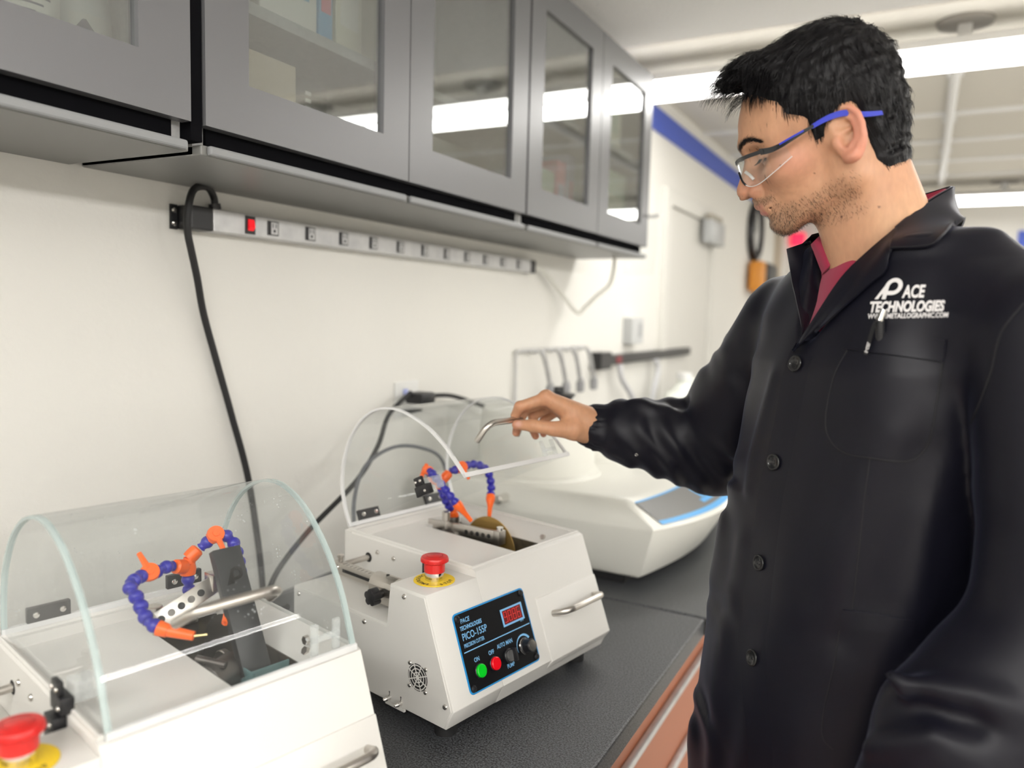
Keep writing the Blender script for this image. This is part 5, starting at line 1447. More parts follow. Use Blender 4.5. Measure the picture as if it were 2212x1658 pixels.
def f_hair(P):
    v = sd_ell(P, (-0.0035, 0, 0.048), (0.0890, 0.0835, 0.0910))
    v = smin(v, sd_ell(P, (0.060, 0, 0.104), (0.048, 0.050, 0.023)), 0.02)
    v = smin(v, sd_cap(P, (0.092, -0.025, 0.103), (0.092, 0.030, 0.103), 0.013, 0.010), 0.012)
    v = smin(v, sd_ell(P, (0.078, 0.004, 0.1175), (0.034, 0.040, 0.0135), rot_axes((1, 0, -0.22), (0, 1, 0.1))), 0.012)
    v = smin(v, sd_cap(P, (-0.050, 0, -0.010), (-0.046, 0, -0.052), 0.036, 0.028), 0.03)
    g = -sd_poly(P[:, 0], P[:, 2], HAIRLINE)
    v = np.minimum(v, f_neck(P)-0.0045)
    v = v + 0.0022*wob(P, 210, 0, 8) + 0.0012*wob(P, 420, 8, 8)
    g = g + 0.004*wob(P, 330, 3, 8)*np.clip((P[:, 0]-0.045)/0.02, 0, 1)
    t = np.clip(g*0.55, -0.004, 0.05) + 0.034*np.clip((P[:, 0]-0.055)/0.035, 0, 1)*np.clip((P[:, 2]-0.092)/0.016, 0, 1)
    return smax(v, f_neck(P)-t, 0.004)
Vc, Qc = surface(f_hair, (-0.125, -0.10, -0.08), (0.12, 0.10, 0.155), 0.0025)
Vc = relax(Vc, Qc, 1, 0.4)
hair_m = mat('black_hair', (0.006, 0.0055, 0.0065), 0.45, spec=0.18)
own('hair', np_mesh('hair', H2W(Vc), Qc), hair_m)
RS = np.random.RandomState(11)
HBVH = BVHTree.FromPolygons([tuple(p) for p in Vc], Qc.tolist())

def ribbons(name, strands, m, w0, parent=person):
    """thin tapering hairs, each a strip of a few quads; strands: (points, width, side vectors) in head space"""
    V_, F_ = [], []
    for pts, w, side in strands:
        n = len(pts); b = len(V_)
        for i, p in enumerate(pts):
            ww = w*(1-0.85*i/(n-1))*0.5
            V_.append(p-side*ww); V_.append(p+side*ww)
        for i in range(n-1): F_.append((b+2*i, b+2*i+1, b+2*i+3, b+2*i+2))
    V_ = H2W(np.array(V_))
    return own(name, np_mesh(name, V_, np.array(F_)), m, parent)

def comb(p):
    """direction the hair lies at p"""
    x, y, z = p
    top = min(max((z-0.085)/0.035, 0), 1)
    sgn = 1 if y >= 0 else -1
    side = np.array((0.22 if x > -0.02 else -0.10, 0.0, -1.0))
    up = np.array((1.0, 0.22*sgn+0.25, -0.15 if x > 0.03 else 0.1))
    d = side*(1-top) + up*top
    return d/np.linalg.norm(d)
strands = []
fn = [(Vc[q].mean(0)) for q in Qc]
fn = np.array(fn)
vis = fn[:, 1] > -0.07
pick = RS.choice(np.where(vis)[0], 8200)
for i in pick:
    p = fn[i]
    co, no, _i, _d = HBVH.find_nearest(Vector(p))
    no = np.array(no)
    if no@(p-np.array((-0.01, 0, 0.03))) < 0: no = -no
    g = -sd_poly(np.array([p[0]]), np.array([p[2]]), HAIRLINE)[0]
    if abs(p[1]) > 0.05 and g < -0.001: continue
    top = min(max((p[2]-0.085)/0.035, 0), 1)
    L = (0.011+0.012*RS.rand())*(1-top) + (0.016+0.018*RS.rand())*top
    if p[2] < -0.02: L *= 0.65
    d = comb(p) + RS.normal(size=3)*0.16
    pts = [p - no*0.002]
    q = p.copy()
    lift = (0.10+0.20*RS.rand()) if top < 0.5 else (0.02+0.24*RS.rand()**2)
    for k in range(4):
        d = d*0.8 + comb(q)*0.2
        t = d - no*(d@no)
        t = t/np.linalg.norm(t) + no*lift*(1-k/4.5)
        q = q + t/np.linalg.norm(t)*L/4
        co, n2, _i, dd = HBVH.find_nearest(Vector(q))
        n2 = np.array(n2)
        if n2@no < 0: n2 = -n2
        dq = (q-np.array(co))@n2
        if dq < 0.0004: q = np.array(co)+n2*0.0005
        no = n2
        pts.append(q.copy())
    side = np.cross(no, pts[-1]-pts[0]); side /= np.linalg.norm(side)+1e-9
    side = side*0.8 + no*0.25*RS.normal()
    strands.append((pts, 0.0008+0.0006*RS.rand(), side/np.linalg.norm(side)))
# locks of the quiff falling over the brow
front = np.where((fn[:, 0] > 0.052) & (fn[:, 2] > 0.078) & (fn[:, 2] < 0.128) & (np.abs(fn[:, 1]) < 0.058))[0]
for i in RS.choice(front, 1500):
    p = fn[i].copy()
    lock = math.sin(p[1]*260+p[2]*90)
    L = 0.014+0.022*RS.rand()+0.006*lock
    d = np.array((0.95, 0.30*lock+0.15, -0.02+0.22*RS.rand())); d /= np.linalg.norm(d)
    if p[0] < 0.08: d = np.array((0.55, 0.5+0.3*lock, -0.35)); d /= np.linalg.norm(d)
    curl = -0.5-1.0*RS.rand()
    pts = [p-d*0.003]
    for j in range(6):
        p = p + d*L/6
        d = d + np.array((-0.04, 0.05*RS.normal(), curl/6)); d /= np.linalg.norm(d)
        pts.append(p)
    side = np.cross(d, (0.1, 0.3, 1)); side /= np.linalg.norm(side)
    strands.append((pts, 0.0008+0.0006*RS.rand(), side))
# soft edge of the haircut over temple, sideburn and nape
for k in range(2600):
    i = RS.randint(len(head_local)); p = head_local[i]
    if p[1] < 0.03: continue
    g = -sd_poly(np.array([p[0]]), np.array([p[2]]), HAIRLINE)[0]
    if g < -0.0055 or g > 0.014 or p[0] > 0.075: continue
    if abs(p[1]) > 0.0765: continue
    if RS.rand() > (g+0.0055)/0.010+0.1: continue
    no = p-np.array((0, 0, p[2])); no = no/np.linalg.norm(no)
    d = np.array((0.25 if p[0] > -0.02 else -0.15, 0.0, -1.0)) + RS.normal(size=3)*0.18
    d = d-no*(d@no)*0.8; d /= np.linalg.norm(d)
    L = 0.004+0.006*RS.rand()
    pts = [p+no*0.0001, p+d*L*0.5+no*0.0010, p+d*L+no*0.0012]
    side = np.cross(no, d)
    strands.append((pts, 0.00045, side/np.linalg.norm(side)))
o = ribbons('hair_strands', strands, hair_m, 0.001)
o['kind'] = 'stuff'

# stubble
st = []
bw = beard_w(head_local)
cand = np.where((bw > 0.12) & (head_local[:, 1] > -0.035))[0]
HN = np.zeros_like(head_local)
fnrm = np.cross(head_local[head_Q[:, 2]]-head_local[head_Q[:, 0]], head_local[head_Q[:, 3]]-head_local[head_Q[:, 1]])
for k in range(4): np.add.at(HN, head_Q[:, k], fnrm)
HN /= np.maximum(np.linalg.norm(HN, axis=1), 1e-12)[:, None]
if (HN*(head_local-np.array((0, 0, 0.0)))).sum(1).mean() < 0: HN = -HN
for i in RS.choice(cand, 5200):
    if RS.rand() > bw[i]**0.8: continue
    p = head_local[i] + RS.normal(size=3)*0.0006; no = HN[i]
    d = np.array((0.15 if p[0] > 0.085 else -0.35, 0.0, -1.0)) + RS.normal(size=3)*0.35
    if p[2] > -0.052 and p[0] > 0.09: d = np.array((-0.2, 0.5, -0.8)) + RS.normal(size=3)*0.3
    d = d-no*(d@no)*0.75; d /= np.linalg.norm(d)
    L = 0.0022+0.0028*RS.rand()
    side = np.cross(no, d); side /= np.linalg.norm(side)
    st.append(([p, p+d*L*0.5+no*0.0007, p+d*L+no*0.0009], 0.00034, side))
ribbons('stubble', st, mat('stubble_hair', (0.030, 0.018, 0.012), 0.5), 0.0003)['kind'] = 'stuff'
# eyebrows and lashes
br = []
for s in (1, -1):
    for k in range(480):
        u = RS.rand(); v = RS.normal()*0.42
        y = 0.009+0.036*u
        arch = 0.0200+0.0105*math.sin(PI*min(u*0.95+0.02, 1))**0.9+0.0030*u
        hit = HEADBVH.ray_cast(Vector((0.2, s*y, arch+v*0.0052*(1-0.55*u))), Vector((-1, 0, 0)))
        if hit[0] is None: continue
        p, no = np.array(hit[0]), np.array(hit[1])
        if no[0] < 0: no = -no
        d = np.array((-0.45*u-0.05, s*(0.55+0.6*u), 0.75-1.15*u)) + RS.normal(size=3)*0.16
        d = d-no*(d@no)*0.8; d /= np.linalg.norm(d)
        L = 0.006+0.003*RS.rand()
        side = np.cross(no, d); side /= np.linalg.norm(side)
        br.append(([p-no*0.0002, p+d*L*0.5+no*0.0010, p+d*L+no*0.0012], 0.0006, side))
ribbons('eyebrows', br, hair_m, 0.0005)
la = []
for s in (1, -1):
    for k in range(110):
        u = k/109
        y = 0.0215+0.0235*u
        hit = HEADBVH.ray_cast(Vector((0.2, s*y, 0.0030+0.0015*math.sin(PI*u))), Vector((-1, 0, 0)))
        if hit[0] is None: continue
        p = np.array(hit[0])
        d = np.array((0.9-0.5*u, s*(-0.1+0.7*u), -0.45)); d /= np.linalg.norm(d)
        L = 0.0095+0.002*RS.rand()
        la.append(([p, p+d*L*0.5-np.array((0, 0, 0.0006)), p+d*L+np.array((0, 0, 0.0006))], 0.0009, np.array((0.2, 0.9*s, 0.1))))
ribbons('eyelashes', la, hair_m, 0.0004)
# ------------------------------------------------------------------ black lab coat
CSEC = [(1.56, 1.108, 1.045, 0.120, 0.080), (1.50, 1.098, 1.050, 0.166, 0.098), (1.44, 1.094, 1.052, 0.183, 0.112), (1.30, 1.088, 1.052, 0.190, 0.122), (1.17, 1.072, 1.054, 0.188, 0.126), (1.00, 1.062, 1.056, 0.196, 0.132), (0.85, 1.060, 1.056, 0.206, 0.138), (0.58, 1.060, 1.060, 0.222, 0.148)]
SLV = [(SH_R, 0.078), (np.array((0.905, 1.250, 1.350)), 0.084), (np.array((0.858, 1.282, 1.282)), 0.080), (np.array((0.800, 1.250, 1.289)), 0.066), (np.array((0.745, 1.226, 1.297)), 0.058), (np.array((0.708, 1.211, 1.302)), 0.050), (np.array((0.682, 1.200, 1.306)), 0.035), (np.array((0.672, 1.196, 1.307)), 0.0315)]
SLL = [(SH_L, 0.070), (np.array((1.278, 0.888, 1.33)), 0.074), (EL_L, 0.076), (np.array((1.205, 0.825, 1.095)), 0.070), (WR_L, 0.048), (WR_L+np.array((-0.012, -0.008, -0.028)), 0.036)]
RIDGE = [  # cloth folds: start, end, height, width
    ((0.800, 1.215, 1.345), (0.845, 1.225, 1.235), 0.007, 0.012), ((0.775, 1.20, 1.34), (0.80, 1.21, 1.25), 0.006, 0.010),
    ((0.845, 1.225, 1.345), (0.895, 1.215, 1.255), 0.007, 0.012), ((0.88, 1.20, 1.37), (0.92, 1.18, 1.27), 0.006, 0.012),
    ((0.735, 1.19, 1.335), (0.70, 1.17, 1.30), 0.005, 0.009), ((0.76, 1.195, 1.315), (0.715, 1.175, 1.275), 0.006, 0.010),
    ((0.79, 1.20, 1.30), (0.745, 1.19, 1.255), 0.005, 0.010), ((0.742, 1.20, 1.355), (0.772, 1.20, 1.350), 0.010, 0.014),
    ((0.80, 1.225, 1.352), (0.84, 1.225, 1.352), -0.010, 0.014),
    # left elbow and forearm
    ((1.130, 0.785, 1.165), (1.235, 0.780, 1.160), 0.013, 0.013), ((1.120, 0.80, 1.195), (1.155, 0.782, 1.150), 0.012, 0.012), ((1.14, 0.78, 1.130), (1.21, 0.775, 1.145), -0.012, 0.016),
    ((1.11, 0.785, 1.08), (1.18, 0.765, 1.125), 0.010, 0.014), ((1.16, 0.775, 1.20), (1.215, 0.785, 1.26), 0.006, 0.016), ((1.17, 0.80, 1.30), (1.15, 0.82, 1.24), 0.005, 0.014),
    # drape across the body
    ((1.135, 0.885, 1.37), (1.075, 0.915, 1.22), 0.004, 0.020), ((1.15, 0.88, 1.36), (1.10, 0.90, 1.15), -0.006, 0.022), ((1.02, 0.94, 1.10), (0.985, 0.95, 0.86), 0.005, 0.022), ((1.06, 0.93, 1.16), (1.04, 0.93, 0.9), 0.005, 0.03),
    ((0.965, 1.0, 1.20), (0.945, 1.0, 0.9), 0.005, 0.02), ((0.985, 0.99, 1.42), (0.965, 1.0, 1.28), 0.004, 0.014), ((1.13, 0.90, 1.16), (1.10, 0.89, 0.95), 0.006, 0.025)]
def f_coat(P):
    d = trunk(P, 0.0, 2.35, CSEC)
    d = smax(d, np.maximum(P[:, 2]-1.585, 0.60-P[:, 2]), 0.012)
    d = smin(d, sd_cap(P, (1.112, 1.045, 1.548), SH_R+np.array((0.01, 0, 0.008)), 0.052, 0.062), 0.055)
    d = smin(d, sd_cap(P, (1.112, 1.045, 1.548), SH_L+np.array((0, 0, 0.008)), 0.052, 0.062), 0.055)
    r = chain(P, [s[0] for s in SLV], [s[1] for s in SLV], 0.012)
    ax = (P-np.array((0.672, 1.196, 1.307)))@np.array((0.82, 0.40, -0.1))
    gather = np.exp(-((ax-0.004)/0.010)**2)
    r = r + 0.0018*gather*np.sin(np.arctan2(P[:, 2]-1.307, P[:, 1]-1.196)*22) + 0.0035*np.exp(-((ax-0.018)/0.006)**2)
    l = chain(P, [s[0] for s in SLL], [s[1] for s in SLL], 0.012)
    d = smin(d, smin(r, l, 0.001), 0.010)
    for a, b, h, w in RIDGE:
        d = d - h*np.exp(-(seg_d(P, a, b)/w)**2)
    # tension folds: sleeve creases ring the arm, body creases fall
    w = np.clip((0.98-P[:, 0])/0.06, 0, 1)
    u = (P-np.array((0.80, 1.25, 1.29)))@np.array((0.86, 0.25, -0.10))
    k = (P-np.array((0.80, 1.25, 1.29)))@np.array((0.05, 0.10, 0.99))
    d = d - w*0.0034*np.sin(u*150+k*62+2.2*np.sin(k*38+1.0)+1.5*wob(P, 22, 4, 6))*(0.5+0.5*wob(P, 30, 12, 6))
    S = P*np.array((1, 1, 0.45))
    d = d - 0.0028*wob(S, 26, 0, 8) - 0.0014*wob(S, 60, 8, 8)
    # opening for neck and shirt front
    n = sd_cap(P, (1.112, 1.038, 1.70), (1.106, 1.036, 1.560), 0.086, 0.078)
    n = smin(n, sd_cap(P, (1.088, 1.008, 1.600), (1.012, 0.952, 1.455), 0.080, 0.003), 0.01)
    return smax(d, -n, 0.006)
Vk, Qk = surface(f_coat, (0.62, 0.62, 0.57), (1.44, 1.40, 1.64), 0.0042, 6, 2.2)
Vk = relax(Vk, Qk, 2, 0.5)
def cloth(name, col, rough, sheen, weave=1600):
    m = mat(name, col, rough, spec=0.23, sheen=sheen, bump=(weave, 0.25, 2, 0.0004))
    return m
coat_m = cloth('black_twill', (0.0038, 0.0038, 0.0080), 0.44, (0.11, 0.35, (0.42, 0.46, 0.72)))
coat = own('lab_coat', np_mesh('lab_coat', Vk, Qk), coat_m)
COATBVH = BVHTree.FromPolygons([tuple(p) for p in Vk], Qk.tolist())
# trousers and shoes below the hem
def f_legs(P):
    d = None
    for s in (-1, 1):
        off = np.array((*(TL*0.088*s), 0))
        e = chain(P, [np.array((1.066, 1.056, 0.86))+off, np.array((1.066, 1.056, 0.48))+off+np.array((*(TF*0.02), 0)), np.array((1.066, 1.056, 0.09))+off], (0.098, 0.080, 0.066), 0.03)
        d = e if d is None else smin(d, e, 0.02)
    return smax(d, np.maximum(P[:, 2]-0.75, 0.06-P[:, 2]), 0.004)
Vt, Qt = surface(f_legs, (0.85, 0.85, 0.03), (1.28, 1.28, 0.80), 0.009, 4, 2.2)
own('trousers', np_mesh('trousers', Vt, Qt), cloth('navy_trousers', (0.015, 0.018, 0.03), 0.7, (0.2, 0.5, (0.5, 0.5, 0.5))))
for s in (-1, 1):
    off = np.array((1.066, 1.052, 0.0)) + np.array((*(TL*0.085*s), 0))
    def f_shoe(P):
        t = np.array((*TF, 0))
        d = smin(sd_cap(P, off+np.array((0, 0, 0.05))-t*0.04, off+np.array((0, 0, 0.04))+t*0.16, 0.048, 0.040), sd_cap(P, off+np.array((0, 0, 0.06)), off+np.array((0, 0, 0.11)), 0.050, 0.052), 0.03)
        return smax(d, 0.002-P[:, 2], 0.004)
    Vs, Qs = surface(f_shoe, off+np.array((-0.26, -0.24, -0.02)), off+np.array((0.14, 0.14, 0.18)), 0.008, 4, 2.2)
    own('shoe', np_mesh('shoe', Vs, Qs), black_m)
# ------------------------------------------------------------------ collar, lapels, shirt, pockets, buttons, lettering
LAP_IN = [ (1.0155, 0.9664, 1.4556), (1.0364, 0.9587, 1.4934), (1.0640, 0.9521, 1.5411), (1.0882, 0.9565, 1.5697), (1.1172, 0.9669, 1.5991) ]
LAP_OUT = [ (1.0160, 0.9666, 1.4551), (1.0468, 0.9629, 1.4808), (1.0761, 0.9449, 1.5089), (1.1005, 0.9434, 1.5342), (1.1130, 0.9456, 1.5469) ]
LAP_NOTCH = [ (1.1155, 0.9554, 1.5733) ]
COL_TOP = [ (1.1172, 0.9669, 1.5991), (1.1310, 0.9906, 1.6147), (1.1440, 1.0159, 1.6288), (1.1598, 1.0485, 1.6438), (1.1733, 1.0855, 1.6578), (1.1520, 1.1125, 1.6560), (1.1227, 1.1244, 1.6500), (1.0898, 1.1257, 1.6370), (1.0539, 1.1155, 1.6200), (1.0130, 1.0883, 1.6034)]
COL_OUT = [ (1.1156, 0.9553, 1.5728), (1.1501, 0.9509, 1.5729), (1.1601, 0.9629, 1.5831), (1.1707, 0.9811, 1.5946), (1.1847, 1.0186, 1.6121), (1.1773, 1.1216, 1.6030), (1.1321, 1.1533, 1.5920), (1.0859, 1.1537, 1.5850), (1.0384, 1.1339, 1.5820), (0.9998, 1.0891, 1.5905)]
FAR_L = [ (0.9906, 1.0437, 1.5826), (0.9957, 1.0407, 1.5602), (1.0021, 1.0281, 1.5374), (1.0105, 1.0077, 1.5173), (1.0233, 0.9709, 1.4811), (1.0176, 0.9645, 1.4590) ]
FAR_R = [ (1.0145, 1.0747, 1.5955), (1.0240, 1.0718, 1.5739), (1.0315, 1.0655, 1.5516), (1.0335, 1.0275, 1.5148), (1.0279, 0.9810, 1.4778), (1.0182, 0.9647, 1.4585) ]
SH_Lp = [ (1.0410, 1.0374, 1.5614), (1.0370, 1.0299, 1.5423), (1.0350, 1.0145, 1.5134), (1.0303, 0.9860, 1.4812) ]
SH_Rp = [ (1.0775, 0.9935, 1.5648), (1.0732, 0.9838, 1.5481), (1.0669, 0.9720, 1.5209), (1.0442, 0.9728, 1.4801) ]
FLAP = [ (1.0283, 1.0541, 1.6003), (1.0424, 1.0378, 1.5910), (1.0500, 1.0281, 1.5675), (1.0430, 1.0227, 1.5515), (1.0363, 1.0269, 1.5495), (1.0186, 1.0443, 1.5874) ]
def A_(l): return [np.array(p) for p in l]
def drape(p, off=0.004, reach=0.05):
    """lift p onto the coat where the coat lies in front of it"""
    p = np.array(p); d = p-CAMP; L = np.linalg.norm(d)
    h = COATBVH.ray_cast(Vector(CAMP), Vector(d/L))
    if h[0] is not None and h[3] < L+0.003 and h[3] > L-reach:
        n = np.array(h[1]);
        if n@d > 0: n = -n
        return np.array(h[0]) + n*off
    return p
def resamp(pts, n):
    pts = np.array([np.array(p) for p in spline(pts, 10)])
    s = np.concatenate([[0], np.cumsum(np.linalg.norm(np.diff(pts, axis=0), axis=1))])
    t = np.linspace(0, s[-1], n)
    return np.stack([np.interp(t, s, pts[:, i]) for i in range(3)], 1)
def sheet(name, a, b, m, n=24, k=8, bulge=0.006, off=0.004, thick=0.0022, dr=True, parent=None, ends=0.0):
    """cloth between two edges, a gentle swell between them, draped on the coat, given thickness"""
    A, B_ = resamp(a, n), resamp(b, n)
    rows = []
    for j in range(k+1):
        t = j/k
        R_ = A*(1-t)+B_*t
        o = R_-CAMP; o /= np.linalg.norm(o, axis=1)[:, None]
        R_ = R_ - o*(bulge*math.sin(PI*t)**0.8)
        if dr: R_ = np.array([drape(p, off + 0.003*(1-t)) for p in R_])
        rows.append(R_)
    rows = np.array(rows)
    for _ in range(6 if dr else 0):
        rows[1:-1] = rows[1:-1]*0.5 + (rows[:-2]+rows[2:])*0.25
        rows[1:-1, 1:-1] = rows[1:-1, 1:-1]*0.5 + (rows[1:-1, :-2]+rows[1:-1, 2:])*0.25
    rows = [[tuple(p) for p in r] for r in rows]
    mb = MB().grid(rows)
    bmesh.ops.recalc_face_normals(mb.bm, faces=mb.bm.faces)
    r = bmesh.ops.solidify(mb.bm, geom=mb.bm.faces[:], thickness=thick)
    me = mb.mesh(name)
    o = own(name, me, m) if parent is None else link(name, me, m, parent, 0)
    me.shade_smooth(); me.set_sharp_from_angle(angle=math.radians(50))
    return o
lapel_m = cloth('black_twill_lapel', (0.0038, 0.0038, 0.0080), 0.42, (0.11, 0.35, (0.42, 0.46, 0.72)))
shirt_m = cloth('crimson_shirt', (0.30, 0.022, 0.055), 0.75, (0.4, 0.5, (0.9, 0.5, 0.6)), 900)
thread_m = mat('dark_thread', (0.004, 0.004, 0.006), 0.7)
# shirt: front strip, far collar flap, band round the neck
sheet('shirt_front', SH_Lp[:4], SH_Rp[:4], shirt_m, 20, 8, 0.010, dr=False)
ctr = np.array((1.113, 1.045))
def ring(shift, dz, pts, push=0.0):
    out = []
    for p in pts:
        p = np.array(p); v = p[:2]-ctr; r = np.linalg.norm(v)
        out.append((*(ctr+v/r*(r+shift)), p[2]+dz))
    return out
sheet('shirt_collar', ring(-0.010, -0.0035, COL_TOP[2:]), ring(-0.014, -0.045, COL_TOP[2:]), shirt_m, 40, 5, 0.0, dr=False)
sheet('shirt_collar_flap', [FLAP[0], FLAP[1], FLAP[2]], [FLAP[5], (np.array(FLAP[5])+np.array(FLAP[4]))/2, FLAP[4]], shirt_m, 14, 8, 0.014, dr=False)
sheet('shirt_collar_edge', [FLAP[2], FLAP[3], np.array(FLAP[3])+np.array((0.02, 0, -0.035))], [np.array(FLAP[2])+np.array((-0.004, 0.01, 0.0)), np.array(FLAP[4])+np.array((-0.002, 0.008, 0)), np.array(FLAP[4])+np.array((0.014, 0.0, -0.035))], shirt_m, 10, 3, 0.003, dr=False)
# coat collar: fall outside, stand inside, then lapels
sheet('collar', COL_TOP, COL_OUT, lapel_m, 56, 8, 0.007, 0.007)
sheet('collar_stand', ring(-0.003, 0.0, COL_TOP[:9]), ring(-0.006, -0.05, COL_TOP[:9]), lapel_m, 40, 4, 0.0, dr=False)
L1 = sheet('lapel', LAP_IN, LAP_OUT + LAP_NOTCH, lapel_m, 40, 10, 0.010, 0.0065)
L2 = sheet('lapel', FAR_R, FAR_L, lapel_m, 30, 8, 0.004, dr=False)
PLK_A = [ (1.0034, 1.0539, 1.4517), (0.9972, 1.0478, 1.4246), (0.9915, 1.0387, 1.3658), (0.9844, 1.0295, 1.3136), (0.9786, 1.0214, 1.2650), (0.9764, 1.0145, 1.2099), (0.9722, 1.0065, 1.1542), (0.9709, 1.0011, 1.1093), (0.9672, 0.9967, 1.0853), (0.9727, 0.9960, 1.0507), (0.9791, 0.9943, 1.0025), (0.9875, 0.9931, 0.9477), (0.9922, 0.9906, 0.9006) ]
PLK_B = [ (1.0373, 1.0709, 1.4431), (1.0332, 1.0669, 1.4257), (1.0265, 1.0572, 1.3669), (1.0209, 1.0489, 1.3147), (1.0157, 1.0411, 1.2661), (1.0130, 1.0339, 1.2110), (1.0114, 1.0273, 1.1553), (1.0111, 1.0225, 1.1105), (1.0106, 1.0197, 1.0866), (1.0119, 1.0168, 1.0519), (1.0161, 1.0140, 1.0036), (1.0229, 1.0119, 0.9488), (1.0282, 1.0097, 0.9017) ]
BTN = [ (1.0172, 1.0030, 1.4386), (1.0016, 0.9822, 1.3177), (0.9941, 0.9654, 1.1942), (0.9943, 0.9534, 1.0777) ]
PKW_T = [ (1.0754, 1.0381, 1.4801), (1.1265, 1.0647, 1.4770), (1.1777, 1.0913, 1.4729) ]
PKW_B = [ (1.0698, 1.0329, 1.4583), (1.1232, 1.0603, 1.4519), (1.1755, 1.0873, 1.4461) ]
PK_L = [ (1.0710, 1.0333, 1.4566), (1.0586, 1.0233, 1.4233), (1.0533, 1.0153, 1.3737), (1.0595, 1.0159, 1.3478), (1.0767, 1.0233, 1.3318), (1.1058, 1.0381, 1.3259) ]
PK_R = [ (1.1751, 1.0869, 1.4444), (1.1718, 1.0816, 1.4102), (1.1675, 1.0742, 1.3607), (1.1605, 1.0681, 1.3377), (1.1442, 1.0582, 1.3242), (1.1089, 1.0396, 1.3254) ]
DART = [ (1.1034, 1.0367, 1.3252), (1.1001, 1.0282, 1.2604), (1.0989, 1.0224, 1.2109), (1.0965, 1.0138, 1.1404) ]
LPW_T = [ (1.0864, 1.0085, 1.1401), (1.1266, 1.0292, 1.1351), (1.1642, 1.0484, 1.1294) ]
LPW_B = [ (1.0850, 1.0053, 1.1162), (1.1230, 1.0249, 1.1122), (1.1626, 1.0454, 1.1089) ]
LP_L = [ (1.0842, 1.0045, 1.1134), (1.0810, 0.9983, 1.0695), (1.0740, 0.9891, 1.0165), (1.0746, 0.9860, 0.9835), (1.0873, 0.9910, 0.9680) ]
ARMH = [ (1.2582, 1.1387, 1.5202), (1.2381, 1.1248, 1.4889), (1.2317, 1.1189, 1.4643), (1.2285, 1.1143, 1.4369), (1.2197, 1.1061, 1.4026), (1.2107, 1.0981, 1.3710) ]
SHSEAM = [ (1.2419, 1.1383, 1.5986), (1.2606, 1.1465, 1.5827)]
PEN = [ (1.1144, 0.9588, 1.5027), (1.1110, 0.9559, 1.4918), (1.1096, 0.9537, 1.4779), (1.1054, 0.9489, 1.4531) ]
CLIP = [ (1.1093, 0.9548, 1.4902), (1.1070, 0.9529, 1.4840), (1.1025, 0.9490, 1.4684), (1.0989, 0.9456, 1.4544) ]
LOGO = [ (1.0901, 1.0474, 1.4953), (1.1404, 1.0741, 1.4968), (1.0863, 1.0513, 1.5520) ]
def on(p, off=0.0):
    """point of the coat seen in the direction of p, with its normal"""
    d = Vector(np.array(p)-CAMP).normalized()
    h = COATBVH.ray_cast(Vector(CAMP), d)
    if h[0] is None: return np.array(p), -np.array(d)
    n = np.array(h[1])
    if n@np.array(d) > 0: n = -n
    return np.array(h[0])+n*off, n
def patch(name, A, B_, m, n, k, off_a, off_b, thick, parent=person):
    rows = []
    A, B_ = resamp(A, n), resamp(B_, n)
    for j in range(k+1):
        t = j/k
        rows.append([tuple(on(a*(1-t)+b*t, off_a*(1-t)+off_b*t)[0]) for a, b in zip(A, B_)])
    mb = MB().grid(rows)
    bmesh.ops.recalc_face_normals(mb.bm, faces=mb.bm.faces)
    f0 = mb.bm.faces[:][0]
    if f0.normal @ Vector(CAMP-np.array(f0.calc_center_median())) < 0: bmesh.ops.reverse_faces(mb.bm, faces=mb.bm.faces)
    bmesh.ops.solidify(mb.bm, geom=mb.bm.faces[:], thickness=thick)
    me = mb.mesh(name)
    o = own(name, me, m, parent)
    me.shade_smooth(); me.set_sharp_from_angle(angle=math.radians(50))
    return o
def seam(name, pts, r=0.0007, off=0.0003, n=60, m=None):
    return own(name, MB().tube([tuple(on(p, off)[0]) for p in resamp(pts, n)], r, 6).mesh(name), m or thread_m)
patch('front_placket', PLK_A, PLK_B, lapel_m, 60, 6, 0.0030, -0.0012, 0.0016)
patch('breast_pocket', PK_L, PK_R, lapel_m, 40, 24, 0.0016, 0.0016, 0.0012)
seam('pocket_stitching', PK_L + PK_R[::-1][1:], 0.0008, 0.0019, 90)
patch('pocket_welt', PKW_T, PKW_B, lapel_m, 24, 6, 0.0032, 0.0030, 0.0016)
seam('dart_seam', DART)
patch('hip_pocket_welt', LPW_T, LPW_B, lapel_m, 20, 5, 0.0030, 0.0028, 0.0016)
seam('hip_pocket_seam', LP_L)
seam('armhole_seam', ARMH, 0.0009)
seam('collar_stitching', [np.array(p)*0.985+np.array(q)*0.015 for p, q in zip(COL_OUT[:5], COL_TOP[:5])], 0.0005, 0.0076, 40)
btn_m = mat('black_button', (0.010, 0.010, 0.011), 0.22)
_bm = MB().lathe([(0.0, 0.0012), (0.0066, 0.0012), (0.0074, 0.0022), (0.0088, 0.0030), (0.0098, 0.0022), (0.0100, 0.0008), (0.0090, 0.0), (0.0, 0.0)], 32).mesh('button')
_bm.materials.append(btn_m); _bm.shade_smooth()
_bh = MB()
for a in (-1, 1):
    for b in (-1, 1): _bh.lathe([(0, 0), (0.0008, 0)], 8, Matrix.Translation((a*0.0017, b*0.0017, 0.00132)), False)
_bh = _bh.mesh('button_holes'); _bh.materials.append(thread_m)
for p in BTN:
    q, n = on(p, 0.0028)
    o = bpy.data.objects.new('button', _bm); COL.objects.link(o); o.parent = person
    n = n*0.85 + 0.15*(CAMP-q)/np.linalg.norm(CAMP-q)
    o.matrix_local = Matrix.Translation(Vector(q)-PL) @ Vector(n).to_track_quat('Z', 'Y').to_matrix().to_4x4()
    h = bpy.data.objects.new('button_holes', _bh); COL.objects.link(h); h.parent = o
